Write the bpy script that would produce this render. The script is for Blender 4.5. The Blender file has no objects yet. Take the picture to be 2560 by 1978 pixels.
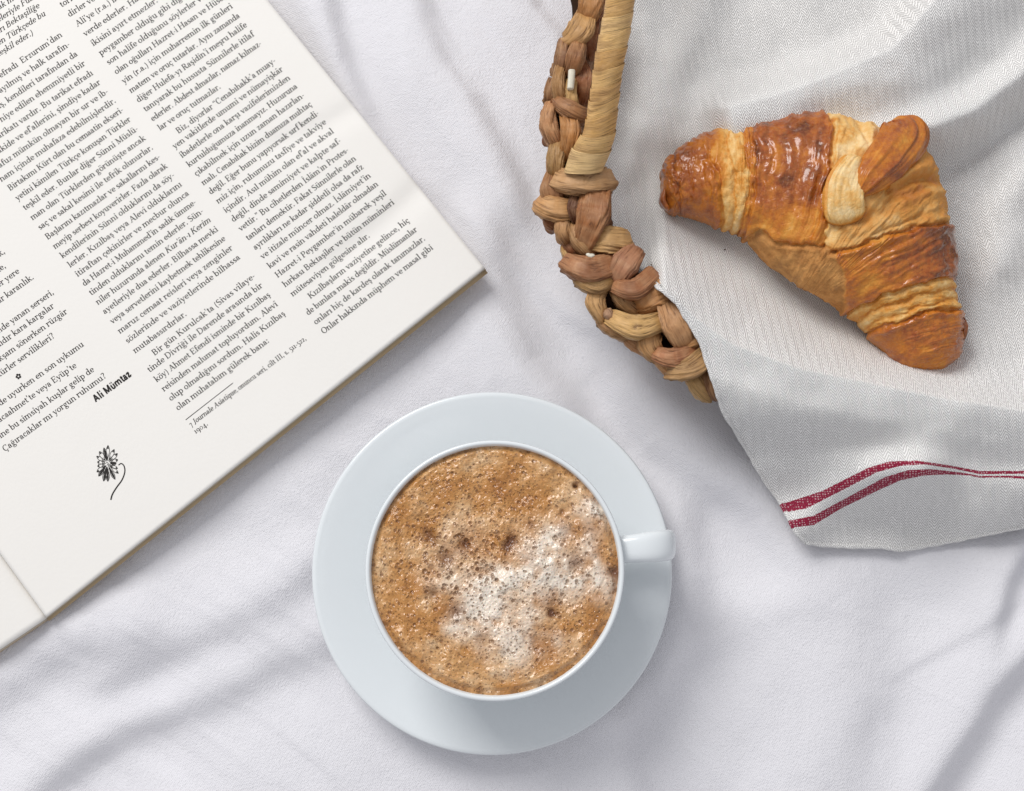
import bpy, math, random
import numpy as np
from mathutils import Vector

# ------------------------------------------------------------------ camera, light, exposure
H_CAM = 0.60; F_PX = 3436.0
TILT = math.atan((1423 - 989) / F_PX)
sc = bpy.context.scene
COL = sc.collection
cam_d = bpy.data.cameras.new('camera'); cam = bpy.data.objects.new('camera', cam_d); COL.objects.link(cam)
cam.location = (0, 0, H_CAM); cam.rotation_euler = (TILT, 0, 0)
cam_d.sensor_width = 36; cam_d.sensor_fit = 'HORIZONTAL'; cam_d.lens = 36 * F_PX / 2560
cam_d.clip_start = 0.01; cam_d.clip_end = 20
sc.camera = cam

world = bpy.data.worlds.new('World'); sc.world = world; world.use_nodes = True
bg = world.node_tree.nodes['Background']
bg.inputs[0].default_value = (0.945, 0.95, 1.0, 1); bg.inputs[1].default_value = 0.57

def area_light(name, loc, target, size, energy, color, size_y=None):
    d = bpy.data.lights.new(name, 'AREA'); d.shape = 'RECTANGLE'; d.size = size; d.size_y = size_y or size
    d.energy = energy; d.color = color
    o = bpy.data.objects.new(name, d); COL.objects.link(o); o.location = loc
    o.rotation_euler = (Vector(target) - Vector(loc)).to_track_quat('-Z', 'Y').to_euler()
    return o
area_light('window_light', (-1.00, 1.50, 1.60), (0.02, 0.05, 0), 1.05, 45, (1.0, 0.985, 0.965), 1.05)
sc.view_settings.view_transform = 'Standard'; sc.view_settings.look = 'None'
sc.view_settings.exposure = 0.0; sc.view_settings.gamma = 1.0

# ------------------------------------------------------------------ helpers
rng = np.random.default_rng(7)
CT, ST = math.cos(TILT), math.sin(TILT)

def W(px, py, z):
    """point at height z that the photograph shows at (px, py)"""
    px = np.asarray(px, float); py = np.asarray(py, float); z = np.asarray(z, float)
    a = px - 1280.0; b = 989.0 - py
    dx = a; dy = F_PX * ST + b * CT; dz = -F_PX * CT + b * ST
    t = (H_CAM - z) / (-dz)
    return np.stack([dx * t, dy * t, np.broadcast_to(z, np.shape(dx * t))], -1)

def to_px(x, y, z=0.0):
    x = np.asarray(x, float); y = np.asarray(y, float)
    vz = z - H_CAM
    f = y * ST - vz * CT
    u = y * CT + vz * ST
    return 1280 + F_PX * x / f, 989 - F_PX * u / f

PXM = H_CAM / CT / F_PX   # metres per photo pixel near the cloth

_tab = {}
def vnoise(x, y, seed=0):
    if seed not in _tab:
        _tab[seed] = np.random.default_rng(1000 + seed).random((256, 256))
    T = _tab[seed]
    x = np.asarray(x, float); y = np.asarray(y, float)
    xi = np.floor(x).astype(int); yi = np.floor(y).astype(int)
    fx = x - xi; fy = y - yi
    fx = fx * fx * (3 - 2 * fx); fy = fy * fy * (3 - 2 * fy)
    a = T[xi & 255, yi & 255]; b = T[(xi + 1) & 255, yi & 255]
    c = T[xi & 255, (yi + 1) & 255]; d = T[(xi + 1) & 255, (yi + 1) & 255]
    return (a * (1 - fx) + b * fx) * (1 - fy) + (c * (1 - fx) + d * fx) * fy * 1.0

def fbm(x, y, seed=0, octv=4, gain=0.5):
    s = 0; a = 1; n = 0
    for k in range(octv):
        s = s + a * (vnoise(x * 2 ** k + 17.3 * k, y * 2 ** k + 9.1 * k, seed + k) - 0.5); n += a; a *= gain
    return s / n * 2

def sstep(a, b, x):
    t = np.clip((np.asarray(x, float) - a) / (b - a), 0, 1)
    return t * t * (3 - 2 * t)

def polyd(px, py, pts):
    """signed distance to a polyline (positive on its right-hand side in picture coordinates) and end fade"""
    pts = np.asarray(pts, float)
    best = np.full(np.shape(px), 1e9); sgn = np.zeros(np.shape(px)); over = np.zeros(np.shape(px))
    n = len(pts) - 1
    for i in range(n):
        a = pts[i]; b = pts[i + 1]; ab = b - a; L = np.hypot(*ab)
        t = ((px - a[0]) * ab[0] + (py - a[1]) * ab[1]) / L ** 2
        tc = np.clip(t, 0, 1)
        qx = a[0] + ab[0] * tc; qy = a[1] + ab[1] * tc
        d = np.hypot(px - qx, py - qy)
        cr = (ab[0] * (py - a[1]) - ab[1] * (px - a[0])) / L
        m = d < best
        val = np.where(cr < 0, -d, d)
        if i == 0: val = np.where(t < 0, cr, val)
        if i == n - 1: val = np.where(t > 1, cr, val)
        best = np.where(m, d, best); sgn = np.where(m, val, sgn)
        ov = np.zeros(np.shape(px))
        if i == 0: ov = np.where(t < 0, -t * L, ov)
        if i == n - 1: ov = np.where(t > 1, (t - 1) * L, ov)
        over = np.where(m, ov, over)
    return sgn, over

def slope_fold(px, py, pts, amp, w, reach=4.0, fade=90):
    """ground falls across the polyline from its left to its right side"""
    d, ov = polyd(px, py, pts)
    return -amp * np.tanh(d / w) * np.exp(-(d / (reach * w)) ** 2) * np.exp(-(ov / fade) ** 2)

def ridge(px, py, pts, amp, wl, wr, fade=120):
    d, ov = polyd(px, py, pts)
    w = np.where(d < 0, wl, wr)
    return amp * np.exp(-(d / w) ** 2) * np.exp(-(ov / fade) ** 2)

def catmull(pts, n, closed=False):
    P = np.asarray(pts, float)
    if closed: P = np.vstack([P[-1], P, P[0], P[1]])
    else: P = np.vstack([2 * P[0] - P[1], P, 2 * P[-1] - P[-2]])
    m = len(P) - 3
    t = np.linspace(0, m, n, endpoint=not closed)
    i = np.minimum(t.astype(int), m - 1); f = (t - i)[:, None]
    a, b, c, d = P[i], P[i + 1], P[i + 2], P[i + 3]
    return 0.5 * (2 * b + (c - a) * f + (2 * a - 5 * b + 4 * c - d) * f ** 2 + (3 * b - a - 3 * c + d) * f ** 3)

# --- objects
def tag(o, label=None, cat=None, group=None, kind=None):
    if label: o['label'] = label
    if cat: o['category'] = cat
    if group: o['group'] = group
    if kind: o['kind'] = kind
    return o

def empty(name, loc, label, cat):
    o = bpy.data.objects.new(name, None); COL.objects.link(o); o.location = loc; o.empty_display_size = 0.02
    tag(o, label, cat); return o

def wloc(o):
    v = Vector((0, 0, 0))
    while o is not None:
        v = v + o.location; o = o.parent
    return v

def mesh_obj(name, V, F, mat, parent=None, smooth=True, uv=None, attrs=None):
    V = np.asarray(V, float).reshape(-1, 3)
    me = bpy.data.meshes.new(name)
    if isinstance(F, np.ndarray) and F.ndim == 2:
        k = F.shape[1]
        me.vertices.add(len(V)); me.vertices.foreach_set('co', V.astype(np.float32).ravel())
        me.loops.add(F.size); me.loops.foreach_set('vertex_index', F.astype(np.int32).ravel())
        me.polygons.add(len(F)); me.polygons.foreach_set('loop_start', np.arange(0, F.size, k, dtype=np.int32))
        me.update(calc_edges=True)
        li = F.ravel()
    else:
        me.from_pydata([tuple(v) for v in V], [], [tuple(f) for f in F]); me.update()
        li = np.array([l.vertex_index for l in me.loops])
    if smooth: me.polygons.foreach_set('use_smooth', np.ones(len(me.polygons), bool))
    if uv is not None:
        uv = np.asarray(uv, np.float32).reshape(-1, 2)
        lay = me.uv_layers.new(name='UVMap'); lay.data.foreach_set('uv', uv[li].ravel())
    for k, a in (attrs or {}).items():
        at = me.attributes.new(k, 'FLOAT', 'POINT'); at.data.foreach_set('value', np.asarray(a, np.float32).ravel())
    if mat: me.materials.append(mat)
    me.validate()
    o = bpy.data.objects.new(name, me); COL.objects.link(o)
    if parent is not None:
        o.parent = parent; o.location = -wloc(parent)
    return o

def grid_faces(nr, nc, wrap_c=False, wrap_r=False):
    r = np.arange(nr if wrap_r else nr - 1); c = np.arange(nc if wrap_c else nc - 1)
    R, Cc = np.meshgrid(r, c, indexing='ij')
    R2 = (R + 1) % nr; C2 = (Cc + 1) % nc
    return np.stack([R * nc + Cc, R * nc + C2, R2 * nc + C2, R2 * nc + Cc], -1).reshape(-1, 4)

def up_faces(V, F):
    a = V[F[0, 1]] - V[F[0, 0]]; b = V[F[0, 2]] - V[F[0, 0]]
    return F if np.cross(a, b)[2] > 0 else F[:, ::-1]

def lathe(prof, c, seg=160, wob=None):
    prof = np.asarray(prof, float)
    th = np.linspace(0, 2 * np.pi, seg, endpoint=False)
    r = prof[:, 0][:, None]; z = prof[:, 1][:, None]
    V = np.stack([c[0] + r * np.cos(th), c[1] + r * np.sin(th), c[2] + z + 0 * th], -1)
    return V.reshape(-1, 3), grid_faces(len(prof), seg, wrap_c=True)

def smooth_prof(pts, n=60): return catmull(pts, n)

# --- materials
def new_mat(name):
    m = bpy.data.materials.new(name); m.use_nodes = True
    nt = m.node_tree; b = nt.nodes['Principled BSDF']
    return m, nt, b
class NT:
    def __init__(s, nt): s.nt = nt; s.L = nt.links
    def n(s, t, **k):
        nd = s.nt.nodes.new(t)
        for a, v in k.items():
            if a.startswith('i_'):
                key = a[2:]; key = int(key) if key.isdigit() else key.replace('_', ' ')
                if hasattr(v, 'is_output') or isinstance(v, bpy.types.NodeSocket): s.L.new(v, nd.inputs[key])
                else: nd.inputs[key].default_value = v
            else: setattr(nd, a, v)
        return nd
    def math(s, op, a, b=None, c=None, clamp=False):
        nd = s.nt.nodes.new('ShaderNodeMath'); nd.operation = op; nd.use_clamp = clamp
        for i, v in enumerate((a, b, c)):
            if v is None: continue
            if isinstance(v, bpy.types.NodeSocket): s.L.new(v, nd.inputs[i])
            else: nd.inputs[i].default_value = v
        return nd.outputs[0]
    def mix(s, f, a, b, blend='MIX'):
        nd = s.nt.nodes.new('ShaderNodeMix'); nd.data_type = 'RGBA'; nd.blend_type = blend
        for i, v in ((0, f), (6, a), (7, b)):
            if isinstance(v, bpy.types.NodeSocket): s.L.new(v, nd.inputs[i])
            else: nd.inputs[i].default_value = v
        return nd.outputs[2]
    def ramp(s, f, stops, interp='LINEAR'):
        nd = s.nt.nodes.new('ShaderNodeValToRGB'); s.L.new(f, nd.inputs[0]); cr = nd.color_ramp; cr.interpolation = interp
        while len(cr.elements) < len(stops): cr.elements.new(0.5)
        for e, (p, c) in zip(cr.elements, stops): e.position = p; e.color = c if len(c) == 4 else (*c, 1)
        return nd.outputs[0]
    def bump(s, h, strength, dist, normal=None):
        nd = s.nt.nodes.new('ShaderNodeBump'); s.L.new(h, nd.inputs['Height'])
        nd.inputs['Strength'].default_value = strength; nd.inputs['Distance'].default_value = dist
        if normal is not None: s.L.new(normal, nd.inputs['Normal'])
        return nd.outputs[0]
    def attr(s, name): return s.n('ShaderNodeAttribute', attribute_name=name).outputs['Fac']
    def obj(s): return s.n('ShaderNodeTexCoord').outputs['Object']
    def noise(s, vec, scale, detail=3, rough=0.55, dist=0.0):
        return s.n('ShaderNodeTexNoise', i_Vector=vec, i_Scale=scale, i_Detail=detail, i_Roughness=rough, i_Distortion=dist).outputs[0]

def mat_sheet():
    m, nt, b = new_mat('sheet_cotton'); N = NT(nt); v = N.obj()
    big = N.noise(v, 9, 3)
    col = N.mix(big, (0.725, 0.718, 0.752, 1), (0.782, 0.775, 0.80, 1))
    nt.links.new(col, b.inputs['Base Color']); b.inputs['Roughness'].default_value = 0.9
    b.inputs['Sheen Weight'].default_value = 0.15; b.inputs['Specular IOR Level'].default_value = 0.15
    rot = N.n('ShaderNodeMapping', i_Vector=v, i_Rotation=(0, 0, 0.55))
    w1 = N.n('ShaderNodeTexWave', i_Vector=rot.outputs[0], i_Scale=420.0, i_Distortion=1.2, i_Detail=1.0, bands_direction='X').outputs[1]
    w2 = N.n('ShaderNodeTexWave', i_Vector=rot.outputs[0], i_Scale=420.0, i_Distortion=1.2, i_Detail=1.0, bands_direction='Y').outputs[1]
    fine = N.noise(v, 1100, 2); mid = N.noise(v, 160, 4, 0.6)
    h = N.math('ADD', N.math('MULTIPLY', N.math('MAXIMUM', w1, w2), 0.25), N.math('ADD', fine, N.math('MULTIPLY', mid, 1.2)))
    nt.links.new(N.bump(h, 0.8, 0.00050), b.inputs['Normal'])
    return m

def mat_towel():
    m, nt, b = new_mat('towel_cotton_weave'); N = NT(nt)
    uv = N.n('ShaderNodeTexCoord').outputs['UV']
    wob = N.noise(uv, 2.2, 3)
    sep = N.n('ShaderNodeSeparateXYZ', i_0=uv)
    x = N.math('ADD', sep.outputs[0], N.math('MULTIPLY', wob, 0.16)); y = N.math('ADD', sep.outputs[1], N.math('MULTIPLY', N.noise(uv, 3, 2), 0.14))
    # herringbone: the diagonal changes sense from one column to the next (uv in centimetres)
    PER = 0.40
    tri = N.math('ABSOLUTE', N.math('SUBTRACT', N.math('MULTIPLY', N.math('FRACT', N.math('DIVIDE', x, PER)), 2.0), 1.0))
    ph = N.math('ADD', N.math('MULTIPLY', y, 1 / 0.145), N.math('MULTIPLY', tri, 2.2))
    f = N.math('FRACT', ph)
    thread = N.math('SINE', N.math('MULTIPLY', f, 3.14159))
    col_gap = N.math('SINE', N.math('MULTIPLY', N.math('FRACT', N.math('DIVIDE', x, 0.09)), 3.14159))
    h = N.math('ADD', N.math('MULTIPLY', thread, 0.75), N.math('MULTIPLY', col_gap, 0.35))
    irr = N.noise(uv, 9, 3)
    h = N.math('ADD', h, N.math('MULTIPLY', irr, 0.5))
    base = N.mix(N.noise(uv, 0.9, 3), (0.90, 0.89, 0.87, 1), (0.95, 0.94, 0.92, 1))
    gap = N.math('MULTIPLY', N.math('POWER', N.math('SUBTRACT', 1.0, thread), 1.2), 0.70)
    base = N.mix(gap, base, (0.34, 0.33, 0.32, 1))
    s = N.attr('stripe')
    wv = N.math('ADD', s, N.math('MULTIPLY', N.math('SUBTRACT', N.noise(uv, 14, 2), 0.5), 0.16))
    a1 = N.math('MULTIPLY', N.math('GREATER_THAN', wv, 0.0), N.math('LESS_THAN', wv, 1.0))
    a2 = N.math('MULTIPLY', N.math('GREATER_THAN', wv, 2.0), N.math('LESS_THAN', wv, 3.0))
    inside = N.math('MAXIMUM', a1, a2)
    dots = N.n('ShaderNodeTexVoronoi', i_Vector=uv, i_Scale=9.5, i_Randomness=0.35)
    dm = N.math('LESS_THAN', dots.outputs['Distance'], 0.30)
    red = N.mix(N.math('MULTIPLY', dm, 0.75), (0.30, 0.012, 0.045, 1), (0.75, 0.5, 0.53, 1))
    col = N.mix(inside, base, red)
    nt.links.new(col, b.inputs['Base Color']); b.inputs['Roughness'].default_value = 0.92
    b.inputs['Specular IOR Level'].default_value = 0.12; b.inputs['Sheen Weight'].default_value = 0.2
    nt.links.new(N.bump(h, 0.85, 0.00055), b.inputs['Normal'])
    return m

def mat_paper(name, c1, c2):
    m, nt, b = new_mat(name); N = NT(nt); v = N.obj()
    col = N.mix(N.noise(v, 25, 4), c1, c2)
    nt.links.new(col, b.inputs['Base Color']); b.inputs['Roughness'].default_value = 0.86; b.inputs['Specular IOR Level'].default_value = 0.25
    h = N.math('ADD', N.noise(v, 700, 3), N.noise(v, 120, 3))
    nt.links.new(N.bump(h, 0.22, 0.0003), b.inputs['Normal'])
    return m

def mat_plain(name, c, rough=0.5, var=0.1, scale=200, coat=0.0, spec=0.5):
    m, nt, b = new_mat(name); N = NT(nt); v = N.obj()
    d = tuple(x * (1 - var) for x in c)
    nt.links.new(N.mix(N.noise(v, scale, 3), (*c, 1), (*d, 1)), b.inputs['Base Color'])
    b.inputs['Roughness'].default_value = rough; b.inputs['Coat Weight'].default_value = coat; b.inputs['Coat Roughness'].default_value = 0.05
    b.inputs['Specular IOR Level'].default_value = spec
    return m

def mat_ceramic():
    m, nt, b = new_mat('glazed_porcelain'); N = NT(nt); v = N.obj()
    nt.links.new(N.mix(N.noise(v, 30, 2), (0.715, 0.752, 0.770, 1), (0.73, 0.767, 0.784, 1)), b.inputs['Base Color'])
    r = N.math('ADD', N.math('MULTIPLY', N.noise(v, 60, 3), 0.1), 0.12)
    nt.links.new(r, b.inputs['Roughness'])
    b.inputs['Specular IOR Level'].default_value = 0.5
    nt.links.new(N.bump(N.noise(v, 45, 2), 0.04, 0.002), b.inputs['Normal'])
    return m

def mat_fiber(name='dried_leaf_fibre'):
    m, nt, b = new_mat(name); N = NT(nt)
    uv = N.n('ShaderNodeTexCoord').outputs['UV']
    oi = N.n('ShaderNodeObjectInfo')
    st = N.n('ShaderNodeMapping', i_Vector=uv, i_Scale=(0.7, 44.0, 1.0))
    loc = N.n('ShaderNodeVectorMath', operation='ADD', i_0=st.outputs[0]); nt.links.new(oi.outputs['Random'], loc.inputs[1])
    s1 = N.noise(loc.outputs[0], 1.6, 5, 0.65, 0.3)
    st2 = N.n('ShaderNodeMapping', i_Vector=uv, i_Scale=(1.2, 3.0, 1.0))
    s2 = N.noise(st2.outputs[0], 2.5, 4, 0.6)
    dark = N.mix(0.80, oi.outputs['Color'], (0.07, 0.024, 0.008, 1))
    lite = N.mix(0.30, oi.outputs['Color'], (0.78, 0.52, 0.29, 1))
    f = N.ramp(s1, [(0.34, (0, 0, 0)), (0.44, (0.70, 0.70, 0.70)), (0.66, (1, 1, 1))])
    col = N.mix(f, dark, N.mix(N.ramp(s2, [(0.35, (0, 0, 0)), (0.7, (1, 1, 1))]), oi.outputs['Color'], lite))
    s3 = N.noise(N.n('ShaderNodeMapping', i_Vector=loc.outputs[0], i_Scale=(1.3, 0.12, 1.0)).outputs[0], 1.1, 3, 0.5)
    col = N.mix(N.math('MULTIPLY', N.ramp(s3, [(0.50, (0, 0, 0)), (0.68, (1, 1, 1))]), 0.55), col, N.mix(0.75, oi.outputs['Color'], (0.10, 0.028, 0.010, 1)))
    nt.links.new(col, b.inputs['Base Color']); b.inputs['Roughness'].default_value = 0.45; b.inputs['Specular IOR Level'].default_value = 0.3
    nt.links.new(N.bump(s1, 0.8, 0.0007), b.inputs['Normal'])
    return m

def mat_crust():
    m, nt, b = new_mat('baked_crust'); N = NT(nt); v = N.obj()
    g = N.attr('glaze'); mt = N.attr('matte')
    n1 = N.noise(v, 170, 5, 0.65); n2 = N.noise(v, 700, 3, 0.6); n3 = N.noise(v, 60, 3, 0.5)
    gg = N.math('ADD', g, N.math('MULTIPLY', N.math('SUBTRACT', n1, 0.5), 0.85))
    gg = N.math('ADD', gg, N.math('MULTIPLY', N.math('SUBTRACT', n3, 0.5), 0.3))
    col = N.ramp(gg, [(0.0, (0.82, 0.62, 0.33)), (0.18, (0.72, 0.44, 0.155)), (0.36, (0.62, 0.27, 0.048)), (0.56, (0.50, 0.155, 0.014)),
                      (0.78, (0.31, 0.066, 0.006)), (1.0, (0.12, 0.022, 0.004))])
    spk = N.ramp(n2, [(0.35, (0, 0, 0)), (0.7, (1, 1, 1))])
    col = N.mix(N.math('MULTIPLY', spk, 0.16), col, (0.70, 0.36, 0.10, 1))
    under = N.mix(N.ramp(n1, [(0.38, (0, 0, 0)), (0.6, (1, 1, 1))]), (0.30, 0.11, 0.03, 1), (0.58, 0.29, 0.10, 1))
    col = N.mix(N.math('MULTIPLY', mt, 0.8), col, under)
    nt.links.new(col, b.inputs['Base Color'])
    r = N.math('SUBTRACT', 0.62, N.math('MULTIPLY', gg, 0.36), None, True); r = N.math('ADD', r, N.math('MULTIPLY', mt, 0.3), None, True)
    nt.links.new(r, b.inputs['Roughness'])
    cw = N.math('MULTIPLY', N.ramp(gg, [(0.40, (0, 0, 0)), (0.7, (1, 1, 1))]), N.math('SUBTRACT', 1.0, mt, None, True))
    nt.links.new(N.math('MULTIPLY', cw, 0.7), b.inputs['Coat Weight']); b.inputs['Coat Roughness'].default_value = 0.15; b.inputs['Specular IOR Level'].default_value = 0.22
    b.inputs['Subsurface Weight'].default_value = 0.06; b.inputs['Subsurface Radius'].default_value = (0.003, 0.0015, 0.0008)
    b.inputs['Subsurface Scale'].default_value = 1.0
    fl = N.n('ShaderNodeTexVoronoi', i_Vector=v, i_Scale=330.0, feature='DISTANCE_TO_EDGE').outputs['Distance']
    h = N.math('ADD', N.math('MULTIPLY', n1, 1.0), N.math('ADD', N.math('MULTIPLY', n2, 0.5), N.math('MULTIPLY', N.math('MINIMUM', fl, 0.12), 1.5)))
    nt.links.new(N.bump(h, 0.6, 0.0008), b.inputs['Normal'])
    return m

def mat_foam():
    m, nt, b = new_mat('coffee_foam'); N = NT(nt); v = N.obj()
    milk = N.attr('milk'); pit = N.attr('pit'); deep = N.attr('deep')
    n = N.noise(v, 85, 4, 0.55)
    n2 = N.noise(v, 32, 3, 0.5)
    cof = N.ramp(N.math('ADD', N.math('MULTIPLY', n, 0.6), N.math('MULTIPLY', n2, 0.4)),
                 [(0.34, (0.36, 0.140, 0.024)), (0.46, (0.50, 0.230, 0.058)), (0.56, (0.60, 0.325, 0.120)), (0.68, (0.70, 0.47, 0.25))])
    mk = N.math('ADD', milk, N.math('MULTIPLY', N.math('SUBTRACT', n, 0.5), 0.5), None, True)
    col = N.mix(mk, cof, (0.84, 0.74, 0.62, 1))
    vo = N.n('ShaderNodeTexVoronoi', i_Vector=v, i_Scale=820.0, i_Randomness=1.0)
    vs = N.n('ShaderNodeTexVoronoi', i_Vector=v, i_Scale=420.0, i_Randomness=1.0)
    hole = N.ramp(vo.outputs['Distance'], [(0.16, (1, 1, 1)), (0.30, (0, 0, 0))])
    keep = N.math('GREATER_THAN', N.n('ShaderNodeSeparateColor', i_0=vo.outputs['Color']).outputs[0], 0.45)
    hole = N.math('MULTIPLY', hole, keep)
    hole2 = N.ramp(vs.outputs['Distance'], [(0.18, (1, 1, 1)), (0.30, (0, 0, 0))])
    keep2 = N.math('GREATER_THAN', N.n('ShaderNodeSeparateColor', i_0=vs.outputs['Color']).outputs[0], 0.72)
    hole = N.math('MAXIMUM', hole, N.math('MULTIPLY', hole2, keep2))
    allp = N.math('MAXIMUM', N.math('MULTIPLY', hole, N.math('ADD', 0.30, N.math('MULTIPLY', milk, 0.35))), pit)
    col = N.mix(N.math('MULTIPLY', allp, 0.68), col, N.mix(milk, (0.20, 0.072, 0.018, 1), (0.24, 0.12, 0.05, 1)))
    col = N.mix(deep, col, (0.15, 0.05, 0.012, 1))
    nt.links.new(col, b.inputs['Base Color']); b.inputs['Roughness'].default_value = 0.3
    b.inputs['Coat Weight'].default_value = 0.5; b.inputs['Coat Roughness'].default_value = 0.14
    b.inputs['Subsurface Weight'].default_value = 0.12; b.inputs['Subsurface Radius'].default_value = (0.002, 0.001, 0.0006)
    b.inputs['Subsurface Scale'].default_value = 1.0
    sp = N.math('SUBTRACT', 1.0, hole); h = N.math('ADD', sp, N.math('MULTIPLY', N.noise(v, 300, 3, 0.6), N.math('SUBTRACT', 1.5, milk)))
    nt.links.new(N.bump(h, 0.7, 0.0010), b.inputs['Normal'])
    return m

M_SHEET = mat_sheet(); M_TOWEL = mat_towel()
M_PAPER = mat_paper('uncoated_paper', (0.80, 0.78, 0.74, 1), (0.82, 0.80, 0.762, 1))
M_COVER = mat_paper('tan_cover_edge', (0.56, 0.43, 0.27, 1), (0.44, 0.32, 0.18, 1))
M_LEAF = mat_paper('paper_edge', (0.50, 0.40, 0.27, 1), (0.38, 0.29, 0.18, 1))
M_INK = mat_plain('printing_ink', (0.04, 0.037, 0.035), 0.8, 0.2, 300, 0, 0.1)
M_CER = mat_ceramic(); M_FIB = mat_fiber(); M_CRUST = mat_crust(); M_FOAM = mat_foam()
M_PITH = mat_plain('pale_pith', (0.74, 0.70, 0.58), 0.55, 0.25, 400)
M_DARK = mat_plain('dark_backing', (0.035, 0.018, 0.010), 0.9, 0.3, 100, 0, 0.1)

# ------------------------------------------------------------------ bed sheet
def nonuni(lo, hi, dlo, dhi, fine, coarse):
    a = np.arange(dlo, dhi, fine)
    L = dlo - np.cumsum(np.geomspace(fine, coarse, 60)); L = L[L > lo][::-1]
    R = a[-1] + np.cumsum(np.geomspace(fine, coarse, 60)); R = R[R < hi]
    return np.concatenate([[lo], L, a, R, [hi]])
SHEET_FOLDS = [  # polyline, drop (m), half width (px)
    ([(-200, 1880), (0, 1767), (92, 1708), (183, 1639), (256, 1612), (350, 1590)], 0.0030, 40),
    ([(300, 1690), (366, 1648), (458, 1612), (572, 1561), (664, 1511), (778, 1433), (860, 1380)], 0.0027, 34),
    ([(60, 2040), (128, 1964), (206, 1900), (320, 1836), (458, 1777), (572, 1731), (687, 1671), (801, 1630), (900, 1600)], 0.0031, 38),
    ([(500, 1330), (640, 1290), (760, 1240), (800, 1180)], 0.0008, 40),
    ([(1540, 1010), (1612, 1122), (1719, 1200), (1825, 1275), (1878, 1323), (1930, 1400)], 0.0019, 28),
    ([(2110, 2050), (2140, 1900), (2170, 1740), (2165, 1640), (2165, 1540)], 0.0042, 70),
    ([(2280, 2100), (2340, 2000), (2393, 1897), (2452, 1801), (2489, 1737), (2560, 1658), (2640, 1580)], 0.0050, 36),
    ([(2510, 1520), (2531, 1461), (2570, 1397), (2620, 1340)], 0.0040, 26),
    ([(1650, 2080), (1612, 1978), (1575, 1897), (1559, 1790), (1520, 1740)], 0.0042, 34),
    ([(1060, 500), (997, 400), (933, 288), (869, 144), (837, 48), (800, -120)], 0.0026, 22),
    ([(1060, 480), (1154, 563), (1272, 670), (1420, 794), (1500, 850)], 0.0007, 14),
    ([(1290, 480), (1219, 332), (1184, 237), (1124, 148), (1077, 36), (1040, -120)], 0.0026, 26),
    ([(1440, 200), (1420, 83), (1361, 18), (1310, -100)], 0.0018, 16),
    ([(1420, 980), (1350, 890), (1300, 770), (1250, 640)], 0.0024, 34),
    ([(1480, 850), (1560, 930), (1640, 1060)], 0.0020, 40),
    ([(700, -60), (760, 80), (900, 300), (1050, 540), (1180, 660)], 0.0012, 40),
    ([(2300, 1660), (2400, 1600), (2500, 1540)], 0.0004, 10),
    ([(1560, 1830), (1650, 1730), (1730, 1600), (1745, 1450), (1730, 1340)], 0.0030, 40),
    ([(1780, 1620), (1900, 1560), (2060, 1500)], 0.0007, 30),
    ([(1780, 1978), (1830, 1850), (1900, 1760)], 0.0010, 45),
]
def sheet_z(px, py):
    z = 0.0011 * fbm(px / 520 + 3, py / 460 + 1, 11, 3) + 0.00045 * fbm(px / 150, py / 190, 31, 3)
    # soft wrinkles that run with the pull of the cloth
    a = (px * 0.82 + py * 0.57); bq = (-px * 0.57 + py * 0.82)
    z = z + 0.0011 * fbm(a / 640, bq / 110, 41, 3) * sstep(1500, 700, px) * sstep(900, 1300, py)
    a2 = (px * 0.55 + py * 0.83); b2 = (px * 0.83 - py * 0.55)
    z = z + 0.0008 * fbm(a2 / 700, b2 / 90, 51, 3) * sstep(1200, 700, py)
    z = z + 0.0008 * fbm(px / 160, py / 420, 61, 3) * sstep(1500, 1750, py) * sstep(1300, 1600, px)
    z = z + 0.0007 * fbm(a / 520 + 4, bq / 46, 271, 2) * sstep(1500, 900, px) * sstep(1100, 1400, py) + 0.0006 * fbm(a2 / 520, b2 / 44 + 3, 281, 2) * sstep(1100, 700, py)
    cr = 1 - np.minimum(np.abs(fbm(a / 420 + 5, bq / 130 + 2, 201, 3)) * 5, 1); z = z + 0.00030 * cr * sstep(900, 1100, py)
    cr2 = 1 - np.minimum(np.abs(fbm(a2 / 420 + 1, b2 / 120 + 6, 211, 3)) * 5, 1); z = z + 0.00028 * cr2 * sstep(1150, 850, py)
    qx = px + 22 * fbm(px / 420 + 3, py / 420, 231, 2); qy = py + 22 * fbm(px / 420, py / 420 + 8, 241, 2)
    wv = 1 + .25 * fbm(px / 260 + 1, py / 260 + 4, 251, 2); av = 1 + .4 * fbm(px / 420 + 9, py / 420, 261, 2)
    for pts, amp, w in SHEET_FOLDS:
        z = z + av * slope_fold(qx, qy, pts, amp * 1.6, w * 1.15 * wv)
    return z
xs = nonuni(-1.1, 1.1, -0.245, 0.245, 0.0011, 0.06)
ys = nonuni(-1.0, 1.3, -0.115, 0.275, 0.0011, 0.06)
X, Y = np.meshgrid(xs, ys)
PX, PY = to_px(X, Y, 0.0)
Z = sheet_z(PX, PY) - 0.0035 * 0
V = np.stack([X, Y, Z], -1).reshape(-1, 3)
o = mesh_obj('bed_sheet', V, up_faces(V, grid_faces(len(ys), len(xs))), M_SHEET)
tag(o, None, None, None, 'structure')

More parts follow.
